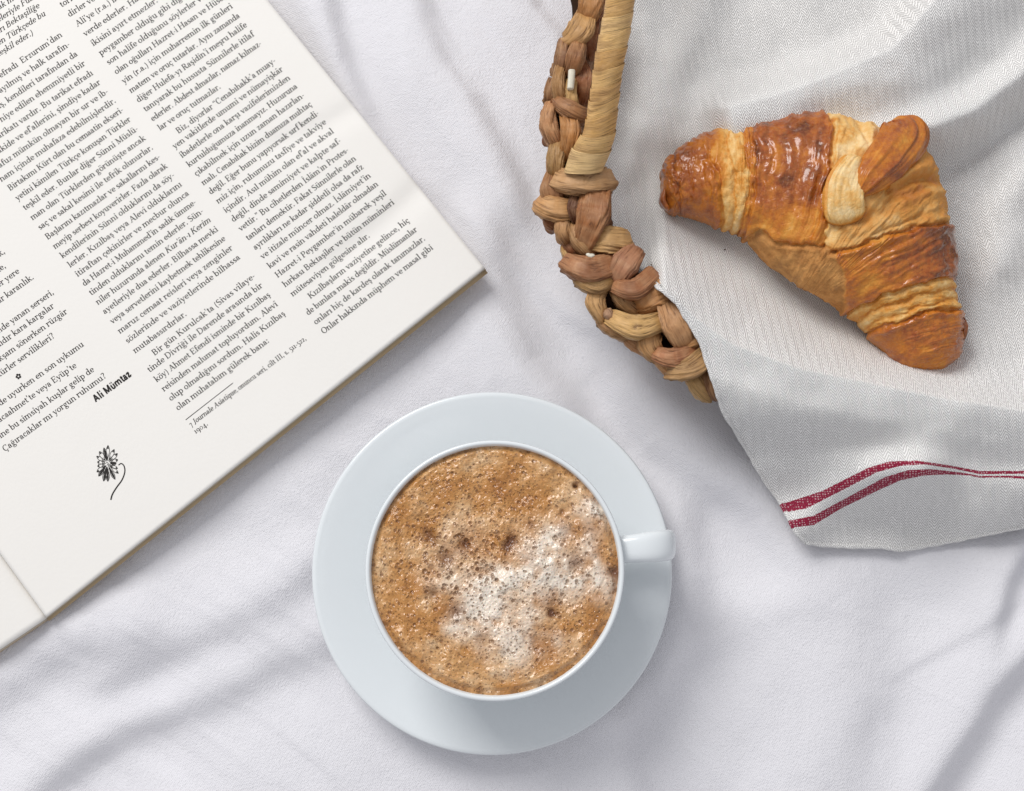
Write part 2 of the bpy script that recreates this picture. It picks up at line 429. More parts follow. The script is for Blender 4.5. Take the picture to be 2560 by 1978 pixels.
# ------------------------------------------------------------------ magazine
PG_Z = 0.0125
def page_z(px, py):
    z = PG_Z + 0.0 * px
    z = z + 0.0006 * fbm(px / 420, py / 420, 71, 2)
    for pts, amp, w in [([(700, 360), (800, 320), (900, 265)], 0.0008, 26), ([(860, 640), (960, 560), (1090, 430)], 0.0011, 30)]:
        z = z + ridge(px, py, pts, -amp, w, w * 1.3, 60)
    # falls away towards the fold at the left
    return z
C_ = np.array((1212., 671.)); G_ = np.array((116., 1544.))
U_ = (G_ - C_) / np.hypot(*(G_ - C_)); T_ = np.array((668., 0.)) - C_; T_ = T_ / np.hypot(*T_)
magazine = empty('magazine', tuple(W(500, 500, 0.0)), 'open magazine with cream pages of black Turkish text lying on the white sheet', 'magazine')
def sheet_patch(c0, c1, c2, c3, n, m, zf, off=0.0, grow=0.0):
    s = np.linspace(0, 1, n)[:, None]; t = np.linspace(0, 1, m)[None, :]
    px = (1 - s) * (1 - t) * c0[0] + (1 - s) * t * c1[0] + s * (1 - t) * c3[0] + s * t * c2[0]
    py = (1 - s) * (1 - t) * c0[1] + (1 - s) * t * c1[1] + s * (1 - t) * c3[1] + s * t * c2[1]
    z = zf(px, py) + off
    return W(px, py, z).reshape(-1, 3), grid_faces(n, m), px, py
def thick(V, F, n, m, h):
    """closed slab from a top surface"""
    k = len(V); V2 = np.vstack([V, V - np.array([0, 0, h])])
    Fu = up_faces(V, F); Fd = Fu[:, ::-1] + k
    ring = list(range(m)) + [r * m + m - 1 for r in range(1, n)] + [(n - 1) * m + c for c in range(m - 2, -1, -1)] + [r * m for r in range(n - 2, 0, -1)]
    ring = np.array(ring); nx = np.roll(ring, -1)
    side = np.stack([ring, nx, nx + k, ring + k], -1)
    a, b = V[ring[0]], V[nx[0]]; cen = V.mean(0)
    nrm = np.cross(b - a, np.array([0, 0, -1.])); 
    if np.dot(nrm, (a + b) / 2 - cen) < 0: side = side[:, ::-1]
    return V2, np.vstack([Fu, Fd, side])
LEN = 1900
TOPR = C_ + T_ * LEN
gdir = np.array((-116., -160.)); gdir /= np.hypot(*gdir)
TOPL = G_ + gdir * LEN
V, F, _, _ = sheet_patch(C_, G_, TOPL, TOPR, 190, 140, page_z)
V, F = thick(V, F, 190, 140, 0.00012)
page = mesh_obj('page', V, F, M_PAPER, magazine); tag(page, 'large right-hand page printed in two text columns and a poem')
# the leaves and cover under it, each a little proud of the one above
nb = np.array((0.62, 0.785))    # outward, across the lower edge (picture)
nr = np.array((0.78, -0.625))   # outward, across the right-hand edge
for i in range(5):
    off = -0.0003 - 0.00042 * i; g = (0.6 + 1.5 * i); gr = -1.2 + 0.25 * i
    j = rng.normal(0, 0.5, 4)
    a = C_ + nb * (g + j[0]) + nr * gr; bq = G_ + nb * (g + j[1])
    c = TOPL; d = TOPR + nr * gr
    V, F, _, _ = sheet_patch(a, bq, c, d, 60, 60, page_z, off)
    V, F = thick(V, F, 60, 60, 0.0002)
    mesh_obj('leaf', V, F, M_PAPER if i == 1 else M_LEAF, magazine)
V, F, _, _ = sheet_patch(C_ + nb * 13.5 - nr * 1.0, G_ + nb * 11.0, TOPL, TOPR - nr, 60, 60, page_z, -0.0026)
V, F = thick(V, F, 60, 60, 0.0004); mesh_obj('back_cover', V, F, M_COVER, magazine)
# the facing page beyond the fold
def left_z(px, py):
    d = ((px - G_[0]) * gdir[1] - (py - G_[1]) * gdir[0])   # distance from the fold line
    d = np.abs(d)
    return PG_Z - 0.0009 - 0.0012 * np.exp(-(d / 30) ** 2) - 0.00001 * d
GL = G_ + np.array((3., 1.)); ld = np.array((-116., 78.)); ld /= np.hypot(*ld)
V, F, _, _ = sheet_patch(GL, GL + ld * 1400, TOPL + ld * 1400, TOPL + np.array((4., -2.)), 120, 90, left_z)
V, F = thick(V, F, 120, 90, 0.00012)
o = mesh_obj('page', V, F, M_PAPER, magazine); tag(o, 'blank corner of the facing page beyond the fold')
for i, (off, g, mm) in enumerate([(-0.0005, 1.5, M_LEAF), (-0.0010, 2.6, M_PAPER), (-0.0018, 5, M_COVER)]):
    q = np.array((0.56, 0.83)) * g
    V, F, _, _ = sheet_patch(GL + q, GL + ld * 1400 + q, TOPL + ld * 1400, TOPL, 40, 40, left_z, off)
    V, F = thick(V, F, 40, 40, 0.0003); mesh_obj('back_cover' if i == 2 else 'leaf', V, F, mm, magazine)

# ---- type: a modulated serif alphabet drawn as strokes (x-height = 1)
TK, TN = 0.235, 0.085
def A(cx, cy, rx, ry, a0, a1, k=1.0, n=None):
    n = n or max(4, int(abs(a1 - a0) / 26) + 1)
    a = np.radians(np.linspace(a0, a1, n)); return ('m', [(cx + rx * math.cos(t), cy + ry * math.sin(t)) for t in a], k)
def Vv(x, y0, y1): return ('w', [(x, y0), (x, y1)], TK)
def Ln(x0, y0, x1, y1, w=TN): return ('w', [(x0, y0), (x1, y1)], w)
def Sf(x, y, r=0.24): return ('s', [(x - r, y), (x + r, y)], TN)
def Fl(x, y): return ('s', [(x - 0.24, y - 0.07), (x, y - 0.01)], TN * 1.2)
def Dt(x, y, r=0.13): return ('w', [(x - r, y), (x + r, y)], 2 * r)
B = 0.045
G = {
 'a': (0.90, [Vv(.60, .14, .72), A(.38, .70, .23, .25, 15, 150), Dt(.20, .72, .10), A(.36, .27, .25, .23, 60, 310), Ln(.50, .10, .62, .3), Ln(.60, .10, .82, B, .12)]),
 'b': (1.06, [Vv(.22, 0.05, 1.6), Fl(.22, 1.6), A(.54, .49, .33, .45, 0, 360)]),
 'c': (0.88, [A(.50, .49, .34, .45, 50, 315), Dt(.68, .76, .10)]),
 'd': (1.08, [A(.48, .49, .33, .45, 0, 360), Vv(.80, 0, 1.6), Fl(.80, 1.6), Sf(.92, B, .13)]),
 'e': (0.92, [A(.48, .49, .34, .45, 0, 318), Ln(.15, .52, .80, .52)]),
 'f': (0.66, [Vv(.30, 0, 1.3), A(.52, 1.30, .23, .25, 180, 35), Dt(.70, 1.40, .09), Ln(.08, .94, .60, .94), Sf(.30, B)]),
 'g': (0.98, [A(.44, .66, .25, .29, 0, 360), A(.46, -.26, .36, .22, 0, 360, .8), Ln(.26, .40, .20, .14, .12), Ln(.20, .10, .70, .0, .2), Ln(.64, .86, .88, .95, .11)]),
 'h': (1.12, [Vv(.22, 0, 1.6), Fl(.22, 1.6), A(.54, .62, .30, .32, 165, 0), Vv(.84, 0, .64), Sf(.22, B, .2), Sf(.86, B, .2)]),
 'ı': (0.54, [Vv(.27, 0, 1), Fl(.27, 1), Sf(.27, B, .22)]),
 'j': (0.5, [Vv(.27, -.3, 1), A(.1, -.3, .17, .2, 0, -120)]),
 'k': (1.06, [Vv(.22, 0, 1.6), Fl(.22, 1.6), Ln(.26, .42, .80, .95), ('w', [(.42, .60), (.86, B)], TK * .9), Sf(.22, B, .2), Sf(.90, B, .16), Sf(.80, .95, .17)]),
 'l': (0.54, [Vv(.27, 0, 1.6), Fl(.27, 1.6), Sf(.27, B, .22)]),
 'm': (1.68, [Vv(.22, 0, 1), Fl(.22, 1), A(.52, .62, .29, .32, 165, 0), Vv(.81, 0, .64), A(1.11, .62, .29, .32, 165, 0), Vv(1.40, 0, .64), Sf(.22, B, .2), Sf(.81, B, .2), Sf(1.42, B, .2)]),
 'n': (1.12, [Vv(.22, 0, 1), Fl(.22, 1), A(.54, .62, .30, .32, 165, 0), Vv(.84, 0, .64), Sf(.22, B, .2), Sf(.86, B, .2)]),
 'o': (0.98, [A(.49, .49, .36, .45, 0, 360)]),
 'p': (1.08, [Vv(.24, -.52, 1), Fl(.24, 1), A(.56, .49, .33, .45, 0, 360), Sf(.24, -.5, .22)]),
 'q': (1.04, [A(.48, .49, .33, .45, 0, 360), Vv(.80, -.52, .98), Sf(.80, -.5, .22)]),
 'r': (0.80, [Vv(.24, 0, 1), Fl(.24, 1), A(.52, .66, .26, .28, 165, 55), Dt(.66, .84, .11), Sf(.24, B, .22)]),
 's': (0.78, [A(.39, .70, .22, .23, 25, 250), A(.38, .27, .25, .23, 75, -150), Ln(.28, .58, .50, .42, .20)]),
 't': (0.68, [Vv(.30, .2, 1.26), A(.47, .22, .17, .18, 180, 330), Ln(.06, .94, .60, .94)]),
 'u': (1.10, [Vv(.24, .36, 1), Fl(.24, 1), A(.52, .36, .28, .31, 180, 345), Vv(.82, 0, 1), Fl(.82, 1), Sf(.92, B, .13)]),
 'v': (0.98, [('w', [(.16, .96), (.50, .03)], TK * .95), Ln(.50, .03, .82, .96, .10), Sf(.16, .95, .18), Sf(.82, .95, .15)]),
 'y': (0.98, [('w', [(.16, .96), (.50, .05)], TK * .95), Ln(.82, .96, .36, -.42, .10), Dt(.24, -.42, .10), Sf(.16, .95, .18), Sf(.82, .95, .15)]),
 'z': (0.86, [Ln(.14, .94, .72, .94, .10), ('w', [(.66, .92), (.17, .06)], TK * .85), Ln(.14, .05, .74, .05, .10), Ln(.14, .94, .14, .72, .08), Ln(.74, .05, .74, .28, .08)]),
 'A': (1.42, [('w', [(.70, 1.5), (1.18, .04)], TK), Ln(.70, 1.5, .22, .04, .10), Ln(.38, .52, 1.0, .52), Sf(.20, B, .2), Sf(1.2, B, .22)]),
 'B': (1.30, [Vv(.30, 0, 1.5), A(.62, 1.13, .33, .35, 90, -90), A(.66, .40, .38, .38, 90, -90), Ln(.1, 1.47, .66, 1.47), Ln(.1, B, .68, B), Ln(.3, .78, .66, .78)]),
 'C': (1.28, [A(.68, .75, .52, .72, 48, 312), Ln(1.06, 1.46, 1.06, 1.05, .09)]),
 'D': (1.46, [Vv(.30, 0, 1.5), A(.60, .75, .66, .72, 90, -90), Ln(.1, 1.47, .62, 1.47), Ln(.1, B, .62, B)]),
 'E': (1.24, [Vv(.30, 0, 1.5), Ln(.1, 1.47, 1.04, 1.47), Ln(.1, B, 1.08, B), Ln(.3, .78, .82, .78), Ln(1.04, 1.47, 1.04, 1.12), Ln(1.08, B, 1.08, .42), Ln(.82, .62, .82, .94)]),
 'F': (1.18, [Vv(.30, 0, 1.5), Ln(.1, 1.47, 1.02, 1.47), Ln(.3, .78, .82, .78), Ln(1.02, 1.47, 1.02, 1.12), Sf(.3, B), Ln(.82, .62, .82, .94)]),
 'H': (1.56, [Vv(.30, 0, 1.5), Vv(1.22, 0, 1.5), Ln(.3, .78, 1.22, .78), Sf(.3, B), Sf(1.22, B), Sf(.3, 1.46), Sf(1.22, 1.46)]),
 'I': (0.72, [Vv(.36, 0, 1.5), Sf(.36, B), Sf(.36, 1.46)]),
 'J': (0.80, [Vv(.46, .1, 1.5), A(.26, .1, .2, .3, 0, -130), Sf(.46, 1.46)]),
 'K': (1.44, [Vv(.30, 0, 1.5), Ln(.34, .62, 1.12, 1.46), ('w', [(.58, .90), (1.20, .04)], TK), Sf(.3, B), Sf(1.22, B, .2), Sf(.3, 1.46), Sf(1.12, 1.46, .2)]),
 'M': (1.74, [Ln(.30, 0, .30, 1.5, .1), ('w', [(.30, 1.46), (.86, .1)], TK), Ln(.86, .1, 1.40, 1.46, .10), Vv(1.42, 0, 1.5), Sf(.3, B, .2), Sf(1.42, B, .22), Sf(.22, 1.46, .17), Sf(1.48, 1.46, .17)]),
 'O': (1.42, [A(.71, .75, .55, .72, 0, 360, 1, 18)]),
 'P': (1.20, [Vv(.30, 0, 1.5), A(.62, 1.09, .38, .38, 90, -90), Ln(.1, 1.47, .64, 1.47), Ln(.3, .72, .64, .72), Sf(.3, B)]),
 'R': (1.34, [Vv(.30, 0, 1.5), A(.62, 1.12, .34, .35, 90, -90), Ln(.1, 1.47, .64, 1.47), Ln(.3, .77, .62, .77), ('w', [(.62, .76), (1.10, .06)], TK), Sf(.3, B), Sf(1.16, B, .14)]),
 'S': (1.06, [A(.52, 1.10, .34, .35, 35, 250), A(.52, .40, .38, .36, 75, -150), Ln(.36, .90, .72, .62, .24)]),
 'T': (1.30, [Vv(.65, 0, 1.5), Ln(.12, 1.47, 1.18, 1.47, .1), Sf(.65, B), Ln(.12, 1.47, .12, 1.10), Ln(1.18, 1.47, 1.18, 1.10)]),
 'Y': (1.34, [('w', [(.20, 1.46), (.68, .70)], TK), Ln(.68, .70, 1.14, 1.46, .1), Vv(.68, 0, .72), Sf(.68, B), Sf(.2, 1.46, .2), Sf(1.14, 1.46, .18)]),
 '.': (0.50, [Dt(.24, .11, .12)]), ',': (0.50, [Dt(.24, .12, .12), Ln(.33, .08, .18, -.26, .09)]),
 ':': (0.50, [Dt(.26, .12, .12), Dt(.26, .82, .12)]), '-': (0.62, [Ln(.10, .48, .52, .48, .12)]),
 "'": (0.40, [Dt(.20, 1.48, .11), Ln(.29, 1.46, .16, 1.12, .09)]),
 '"': (0.74, [Dt(.20, 1.20, .11), Ln(.11, 1.22, .24, 1.52, .09), Dt(.52, 1.20, .11), Ln(.43, 1.22, .56, 1.52, .09)]),
 '”': (0.74, [Dt(.20, 1.48, .11), Ln(.29, 1.46, .16, 1.12, .09), Dt(.52, 1.48, .11), Ln(.61, 1.46, .48, 1.12, .09)]),
 '(': (0.62, [A(.70, .55, .48, 1.05, 125, 235, .75)]), ')': (0.62, [A(-.08, .55, .48, 1.05, -55, 55, .75)]),
 '?': (0.86, [A(.40, 1.18, .27, .30, 160, -60), Ln(.50, .92, .40, .42, .13), Dt(.40, .12, .12)]),
 '0': (0.98, [A(.49, .49, .36, .45, 0, 360, .7)]), '1': (0.66, [Vv(.32, 0, 1), Fl(.32, 1), Sf(.32, B)]),
 '2': (0.86, [A(.40, .72, .25, .25, 165, -40), Ln(.58, .56, .14, .06, .14), Ln(.14, .06, .72, .06, .14)]),
 '4': (0.96, [Vv(.62, -.5, 1), Ln(.62, 1, .1, -.1, .09), Ln(.1, -.1, .86, -.1, .1)]),
 '5': (0.86, [Ln(.24, .98, .70, 1.0, .16), Ln(.24, .98, .22, .50), A(.36, .05, .34, .47, 115, -130)]),
 '7': (0.86, [Ln(.12, .94, .78, .94, .16), Ln(.76, .9, .34, -.5, .16)]),
 '9': (0.96, [A(.47, .58, .33, .40, 0, 360), A(.30, .2, .52, .72, 25, -65)]),
}
DI = lambda x: [Dt(x - .18, 1.36, .10), Dt(x + .18, 1.36, .10)]
CF = lambda x, y=1.3: [Ln(x - .22, y, x, y + .22, .11), Ln(x, y + .22, x + .22, y, .11)]
CD = lambda x: [Ln(x + .02, .02, x + .04, -.16, .11), A(x, -.28, .13, .12, 70, -140, .8)]
for ch, base, ex in [('i', 'ı', [Dt(.27, 1.40, .125)]), ('ö', 'o', DI(.49)), ('ü', 'u', DI(.52)), ('ç', 'c', CD(.48)), ('ş', 's', CD(.38)),
                     ('ğ', 'g', [A(.45, 1.42, .23, .18, 200, 340, .9)]), ('â', 'a', CF(.42)), ('î', 'ı', CF(.27)), ('Ç', 'C', CD(.68)), ('İ', 'I', [Dt(.36, 1.82, .12)])]:
    G[ch] = (G[base][0], G[base][1] + ex)

class Ink:
    def __init__(s): s.P = []; s.F = []; s.n = 0
    def stroke(s, pts, w):
        """pts (k,2) px, w (k,) half widths px"""
        pts = np.asarray(pts, float); k = len(pts)
        d = np.gradient(pts, axis=0); L = np.hypot(d[:, 0], d[:, 1]) + 1e-9; d /= L[:, None]
        nn = np.stack([-d[:, 1], d[:, 0]], -1) * np.asarray(w)[:, None]
        s.P.append(np.vstack([pts + nn, pts - nn]))
        i = np.arange(k - 1)
        s.F.append(np.stack([i, i + 1, i + 1 + k, i + k], -1) + s.n); s.n += 2 * k
    def glyph(s, ch, o, ex, ey, sx, bold=False, slant=0.0):
        adv, strokes = G[ch]
        for kind, pts, k in strokes:
            if bold and kind == 's': continue
            q = np.asarray(pts, float)
            if kind == 'm':
                d = np.gradient(q, axis=0); d /= (np.hypot(d[:, 0], d[:, 1]) + 1e-9)[:, None]
                w = (TN + (TK - TN) * np.abs(d[:, 1]) ** 1.3) * k
            else: w = np.full(len(q), k)
            if bold: w = np.where(w < 0.26, 0.33, w)
            w = np.maximum(w, 0.11) * 0.5 * 1.0
            x = (q[:, 0] + slant * q[:, 1]) * sx; y = q[:, 1]
            P = o + x[:, None] * ex + y[:, None] * ey
            s.stroke(P, w * np.hypot(*ey))
        return adv * sx
    def build(s, name, label, zf=None, parent=None, eps=0.00007):
        P = np.vstack(s.P); z = (zf or page_z)(P[:, 0], P[:, 1]) + eps
        V = W(P[:, 0], P[:, 1], z); F = np.vstack(s.F)
        nrm = np.cross(V[F[:, 1]] - V[F[:, 0]], V[F[:, 3]] - V[F[:, 0]])[:, 2] < 0
        F[nrm] = F[nrm][:, ::-1]
        o = mesh_obj(name, V, F, M_INK, parent or page, smooth=False); tag(o, label); return o

def width(txt): return sum(0.46 if c == ' ' else G[c][0] for c in txt)
XH = 10.1
def set_line(ink, txt, p0, p1=None, xh=XH, justify=True, bold=False, slant=0.0, align='l', ang=None, italic_part=None):
    """one line of type; p0/p1 baseline start and end in the photograph"""
    p0 = None if p0 is None else np.array(p0, float); p1 = None if p1 is None else np.array(p1, float)
    ref = ang if ang is not None else (p1 - p0)
    ex = np.array(ref, float) / np.hypot(*ref); ey = np.array((ex[1], -ex[0]))
    nat = width(txt); sx = 1.10; sp = 0.46
    if p0 is not None and p1 is not None:
        tot = np.hypot(*(p1 - p0)) / xh
        gl = sum(G[c][0] for c in txt if c != ' '); ns = txt.count(' ')
        sx = tot / nat
        if justify and ns:
            sx = float(np.clip(tot / nat, 0.98, 1.22)); sp = (tot / sx - gl) / ns
            if sp < 0.30: sp = 0.30; sx = tot / (gl + sp * ns)
            if sp > 0.95: sp = 0.95; sx = tot / (gl + sp * ns)
    elif p0 is None:
        p0 = p1 - ex * nat * sx * xh
    x = 0.0
    for i, c in enumerate(txt):
        if c == ' ': x += sp * sx; continue
        o = p0 + ex * x * xh
        if -250 < o[0] < 2600 and -120 < o[1] < 2000:
            sl = slant or (0.2 if italic_part and italic_part[0] <= i < italic_part[1] else 0.0)
            ink.glyph(c, o, ex * xh, ey * xh, sx, bold, sl)
        x += G[c][0] * sx

def lerp_anchor(an, k):
    ks = [a[0] for a in an]
    if k < ks[0]: i = 0
    elif k >= ks[-1]: i = len(an) - 2
    else: i = max(j for j in range(len(an) - 1) if ks[j] <= k)
    a, b = an[i], an[i + 1]; t = (k - a[0]) / (b[0] - a[0])
    return np.array((a[1] + (b[1] - a[1]) * t, a[2] + (b[2] - a[2]) * t))

C2 = [(-8, 'torı'), (-7, 'dirler ve'), (-6, "Ali'ye (r.a.) in"), (-5, 'verde ederler. Hazret'), (-4, 'ikisini ayırt etmezler.'), (-3, 'peygamber olduğu gibi diğer'),
      (-2, 'son halife olduğunu söylerler ve'), (-1, 'olan oğulları Hazret-i Hasan ve Hüse-'), (0, 'yin (r.a.) için muharremin ilk günleri'),
      (1, 'matem ve oruç tutarlar. Aynı zamanda'), (2, "diğer Hulefa-yı Raşidin'i meşru halife"), (3, 'tanıyarak bu hususta Sünnilerle itilaf'),
      (4, 'ederler. Abdest almazlar, namaz kılmaz-'), (5, 'lar ve oruç tutmazlar.', 'l'), (6, 'Biz, diyorlar "Cenabıhakk\'a muay-', 'i'),
      (7, 'yen vakitlerde umumi ve nümayişkâr'), (8, 'ibadetlerle ona karşı vazifelerimizden'), (9, 'kurtulduğumuza inanmayız. Huzuruna'),
      (10, 'çıkabilmek için uzun zaman hazırlan-'), (11, 'malı. Cenabıhak bizim duamıza muhtaç'), (12, 'değil. Eğer bunu yapıyorsak sırf kendi-'),
      (13, 'miz için, ruhumuzu tasfiye ve takviye'), (14, "içindir. Asıl mühim olan ef'al ve akval"), (15, 'değil, dinde samimiyet ve kalpte saf-'),
      (16, "vettir.” Bu cihetlerden İslâm'ın Protes-"), (17, 'tanları demektir. Fakat Sünnilerle olan'), (18, 'ayrılıkları ne kadar şiddetli olsa da rafz'),
      (19, "ve itizale müncer olmaz. İslâmiyet'in"), (20, 'kavi ve rasin vahdeti haleldâr olmadan'), (21, "Hazret-i Peygamber'in mübarek yeşil"),
      (22, 'hırkası Bektaşiler ve bütün müminleri'), (23, 'mütesaviyen gölgesine alır.', 'l'), (24, 'Kızılbaşların vaziyetine gelince, hiç', 'i'),
      (25, 'de bunlara makis değildir. Müslümanlar'), (26, 'onları hiç de kardeş olarak tanımazlar.'), (27, 'Onlar hakkında müphem ve masal gibi')]
A2s = [(-8, 154, 19), (-4, 233, 116), (0, 310, 210), (4, 382, 304), (7, 437, 373), (12, 527, 487), (16, 602, 579), (20, 675, 672), (23, 732, 742), (27, 809, 836)]
A2e = [(-8, 440, -168), (0, 583, 19), (4, 655, 112), (9, 745, 219), (13, 817, 308), (16, 873, 378), (20, 947, 463), (22, 987, 509), (24, 1025, 554), (27, 1084, 622)]
C1 = [(0, 'efradı  Erzurum\'dan', 'r'), (1, 'yayılmış ve halk tarafın-', 'r'), (2, 'mış, kendileri tarafından da', 'r'), (3, 'hiye edilen ehemmiyetli bir', 'r'),
      (4, 'tarikatı vardır. Bu tarikat efradı', 'r'), (5, "akide ve ef'allerini, şimdiye kadar", 'r'), (6, 'nafuz mümkün olmayan bir sır ve ib-', 'r'),
      (7, 'ham içinde muhafaza edebilmişlerdir.', 'r'), (8, 'Birtakımı Kürt olan bu cemaatin ekseri-'), (9, 'yetini kâmilen Türkçe konuşan Türkler'),
      (10, 'teşkil eder. Bunlar diğer Sünni Müslü-'), (11, 'man olan Türklerden görünüşte ancak'), (12, 'saç ve sakal kesimi ile tefrik olunurlar.'),
      (13, 'Başlarını kazıtmazlar ve sakallarını kes-'), (14, 'meyip serbest koyuverirler. Fazla olarak'), (15, 'kendilerinin Sünni olduklarını da söy-'),
      (16, 'lerler. Kızılbaş veya Alevî olduklarını'), (17, 'itiraftan çekinirler ve mecbur olunca'), (18, "da Hazret-i Muhammed'in sadık ümme-"),
      (19, 'tinden olduklarını temin ederler. Sün-'), (20, "niler huzurunda alenen Kur'ân-ı Kerim"), (21, 'ayetleriyle dua ederler. Bilhassa mevki'),
      (22, 'veya servetlerini kaybetmek tehlikesine'), (23, 'maruz cemaat reisleri veya zenginler'), (24, 'sözlerinde ve vaziyetlerinde bilhassa'),
      (25, 'mutabassırdırlar.', 'l'), (26, "Bir gün Kurulcak'ta (Sivas vilaye-", 'i'), (27, 'tinde Divriği ile Darende arasında bir'),
      (28, 'köy) Ahmet Efendi isminde bir Kızılbaş'), (29, 'reisinden malumat topluyordum. Alevî'), (30, 'olup olmadığını sordum. Halis Kızılbaş'), (31, 'olan muhatabım gülerek bana:', 'l')]
A1s = [(0, -127, 283), (8, 25, 478), (13, 119, 600), (17, 194, 693), (21, 262, 786), (25, 338, 884), (28, 392, 956), (31, 445, 1027)]
A1e = [(0, 157, 90), (4, 234, 186), (8, 310, 278), (12, 384, 372), (16, 456, 464), (20, 528, 553), (24, 602, 646), (28, 677, 740), (31, 733, 810)]
ENDS = {('2', 5): (553, 220), ('2', 23): (926, 592), ('1', 25): (468, 788), ('1', 31): (674, 855)}
STARTS = {('2', 6): (446, 335), ('2', 24): (776, 748), ('1', 26): (386, 890)}
for key, colm, As, Ae in (('1', C1, A1s, A1e), ('2', C2, A2s, A2e)):
    ink = Ink()
    for row in colm:
        k, t = row[0], row[1]; md = row[2] if len(row) > 2 else 'j'
        a = lerp_anchor(As, k); e = lerp_anchor(Ae, k)
        if md == 'r': set_line(ink, t, None, e, ang=e - a)
        elif (key, k) in ENDS: set_line(ink, t, a, ENDS[(key, k)], justify=False)
        elif (key, k) in STARTS: set_line(ink, t, STARTS[(key, k)], e)
        elif key == '2' and k < -1: set_line(ink, t, a, None, ang=e - a)
        else: set_line(ink, t, a, e, italic_part=(23, 40) if (key, k) == ('1', 20) else None)
    if key == '1':
        for t, e in (('rak meselerinin', None), ("hikayeleriyle Fuad", None), ('lemaları Bektaşiliğe', (100, 18)), ('resmen Türkçede bu', (115, 38)), ('olarak teşkil eder.)', (84, 86))):
            if e: set_line(ink, t, None, e, xh=9.7, slant=0.22, ang=(100, -64))
        set_line(ink, 'rak me', (-9, 29), None, xh=9.7, slant=0.22, ang=(100, -64))
        set_line(ink, 'eleriyle Fua', (-4, 56), None, xh=9.7, slant=0.22, ang=(100, -65))
        t = '7 Journale Asiatique, onuncu seri, cilt III, s. 511-522,'
        set_line(ink, t, (477, 1068), (767, 849), xh=8.5, justify=False, italic_part=(2, 20))
        set_line(ink, '1904.', (489, 1085), (521, 1062), xh=8.5, justify=False)
        ink.stroke([(464, 1050), (582, 958)], [0.9, 0.9])
    ink.build('printed_text', 'left of the two full text columns' if key == '1' else 'right of the two full text columns')
ink = Ink()
for t, s, e in (('ek,', None, (14, 632)), ('de,', None, (16, 668)), ('er yere', None, (50, 681)), ('lar karanlık.', None, (86, 696)),
                ('inde yanan serseri,', None, (136, 734)), ('yanıdır kara kargalar', None, (137, 768)), ('akşam sönerken rüzgâr', None, (170, 782)),
                ('türler servilikleri?', None, (138, 843)), ('ı de uyurken en son uykumu', None, (211, 864)), ("acaahmet'te veya Eyüp'te", None, (193, 917)),
                ('Yine bu simsiyah kuşlar gelip de', None, (237, 927)), ('Çağıracaklar mı yorgun ruhumu?', (12, 1130), (267, 943))):
    set_line(ink, t, s, e, ang=None if s else (100, -72), justify=False, xh=10.3)
ink.build('printed_text', 'poem lines running off the left side of the photo')
ink = Ink(); set_line(ink, 'Ali Mümtaz', (239, 1007), (329, 939), xh=12.3, bold=True, justify=False)
ink.build('printed_name', 'bold sans-serif poet name under the poem')
# little rosette between the stanzas
ink = Ink()
for k in range(5):
    a = k * 2 * math.pi / 5 + .3; c = np.array((46 + 4.6 * math.cos(a), 941 + 4.6 * math.sin(a)))
    th = np.linspace(0, 2 * np.pi, 9); ink.stroke(np.stack([c[0] + 1.5 * np.cos(th), c[1] + 1.5 * np.sin(th)], -1), np.full(9, 1.5))
ink.build('printed_rosette', 'tiny five-lobed printed rosette between stanzas')
# printed flower: daisy with a bent stem
ink = Ink(); cx, cy = 268, 1160
r_ = random.Random(3)
for k in range(17):
    a = 2 * math.pi * k / 17 + r_.uniform(-.08, .08)
    L = (27 if -0.5 < math.cos(a) < 0.9 else 24) + 20 * abs(math.sin(a)) * r_.uniform(.72, 1.0); wd = r_.uniform(3.8, 5.2)
    d = np.array((math.cos(a) * .92, math.sin(a))); n_ = np.array((-d[1], d[0])); c = np.array((cx, cy), float)
    tt = np.linspace(0, 1, 8)
    prof = np.sin(np.pi * tt ** 1.5) * wd
    for sg in (-1, 1):
        P = [c + d * (8 + (L - 8) * t) + n_ * sg * p for t, p in zip(tt, prof)]
        ink.stroke(P, [0.7] * 8)
    ink.stroke([c + d * 9, c + d * (L * .55)], [0.9, 0.3])
    ink.stroke([c + d * (L * .80), c + d * (L * .97)], [wd * .5, .3])
    if math.sin(a) > .75 or k % 6 == 0: ink.stroke([c + d * 12, c + d * (L * .8)], [wd * .5, wd * .6])
for q in range(34):
    a = r_.uniform(0, 6.28); rr = 8.5 * math.sqrt(r_.random()); p = np.array((cx + rr * math.cos(a), cy + rr * 1.15 * math.sin(a)))
    ink.stroke([p, p + np.array((r_.uniform(-2, 2), r_.uniform(-2, 2)))], [1.1, .8])
st = catmull([(296, 1163), (303, 1159), (310, 1165), (312, 1180), (305, 1200), (292, 1218), (281, 1236), (277, 1250)], 24)
ink.stroke(st, np.linspace(1.3, 1.9, 24))
ink.build('printed_flower', 'black engraved daisy with a curving stem')

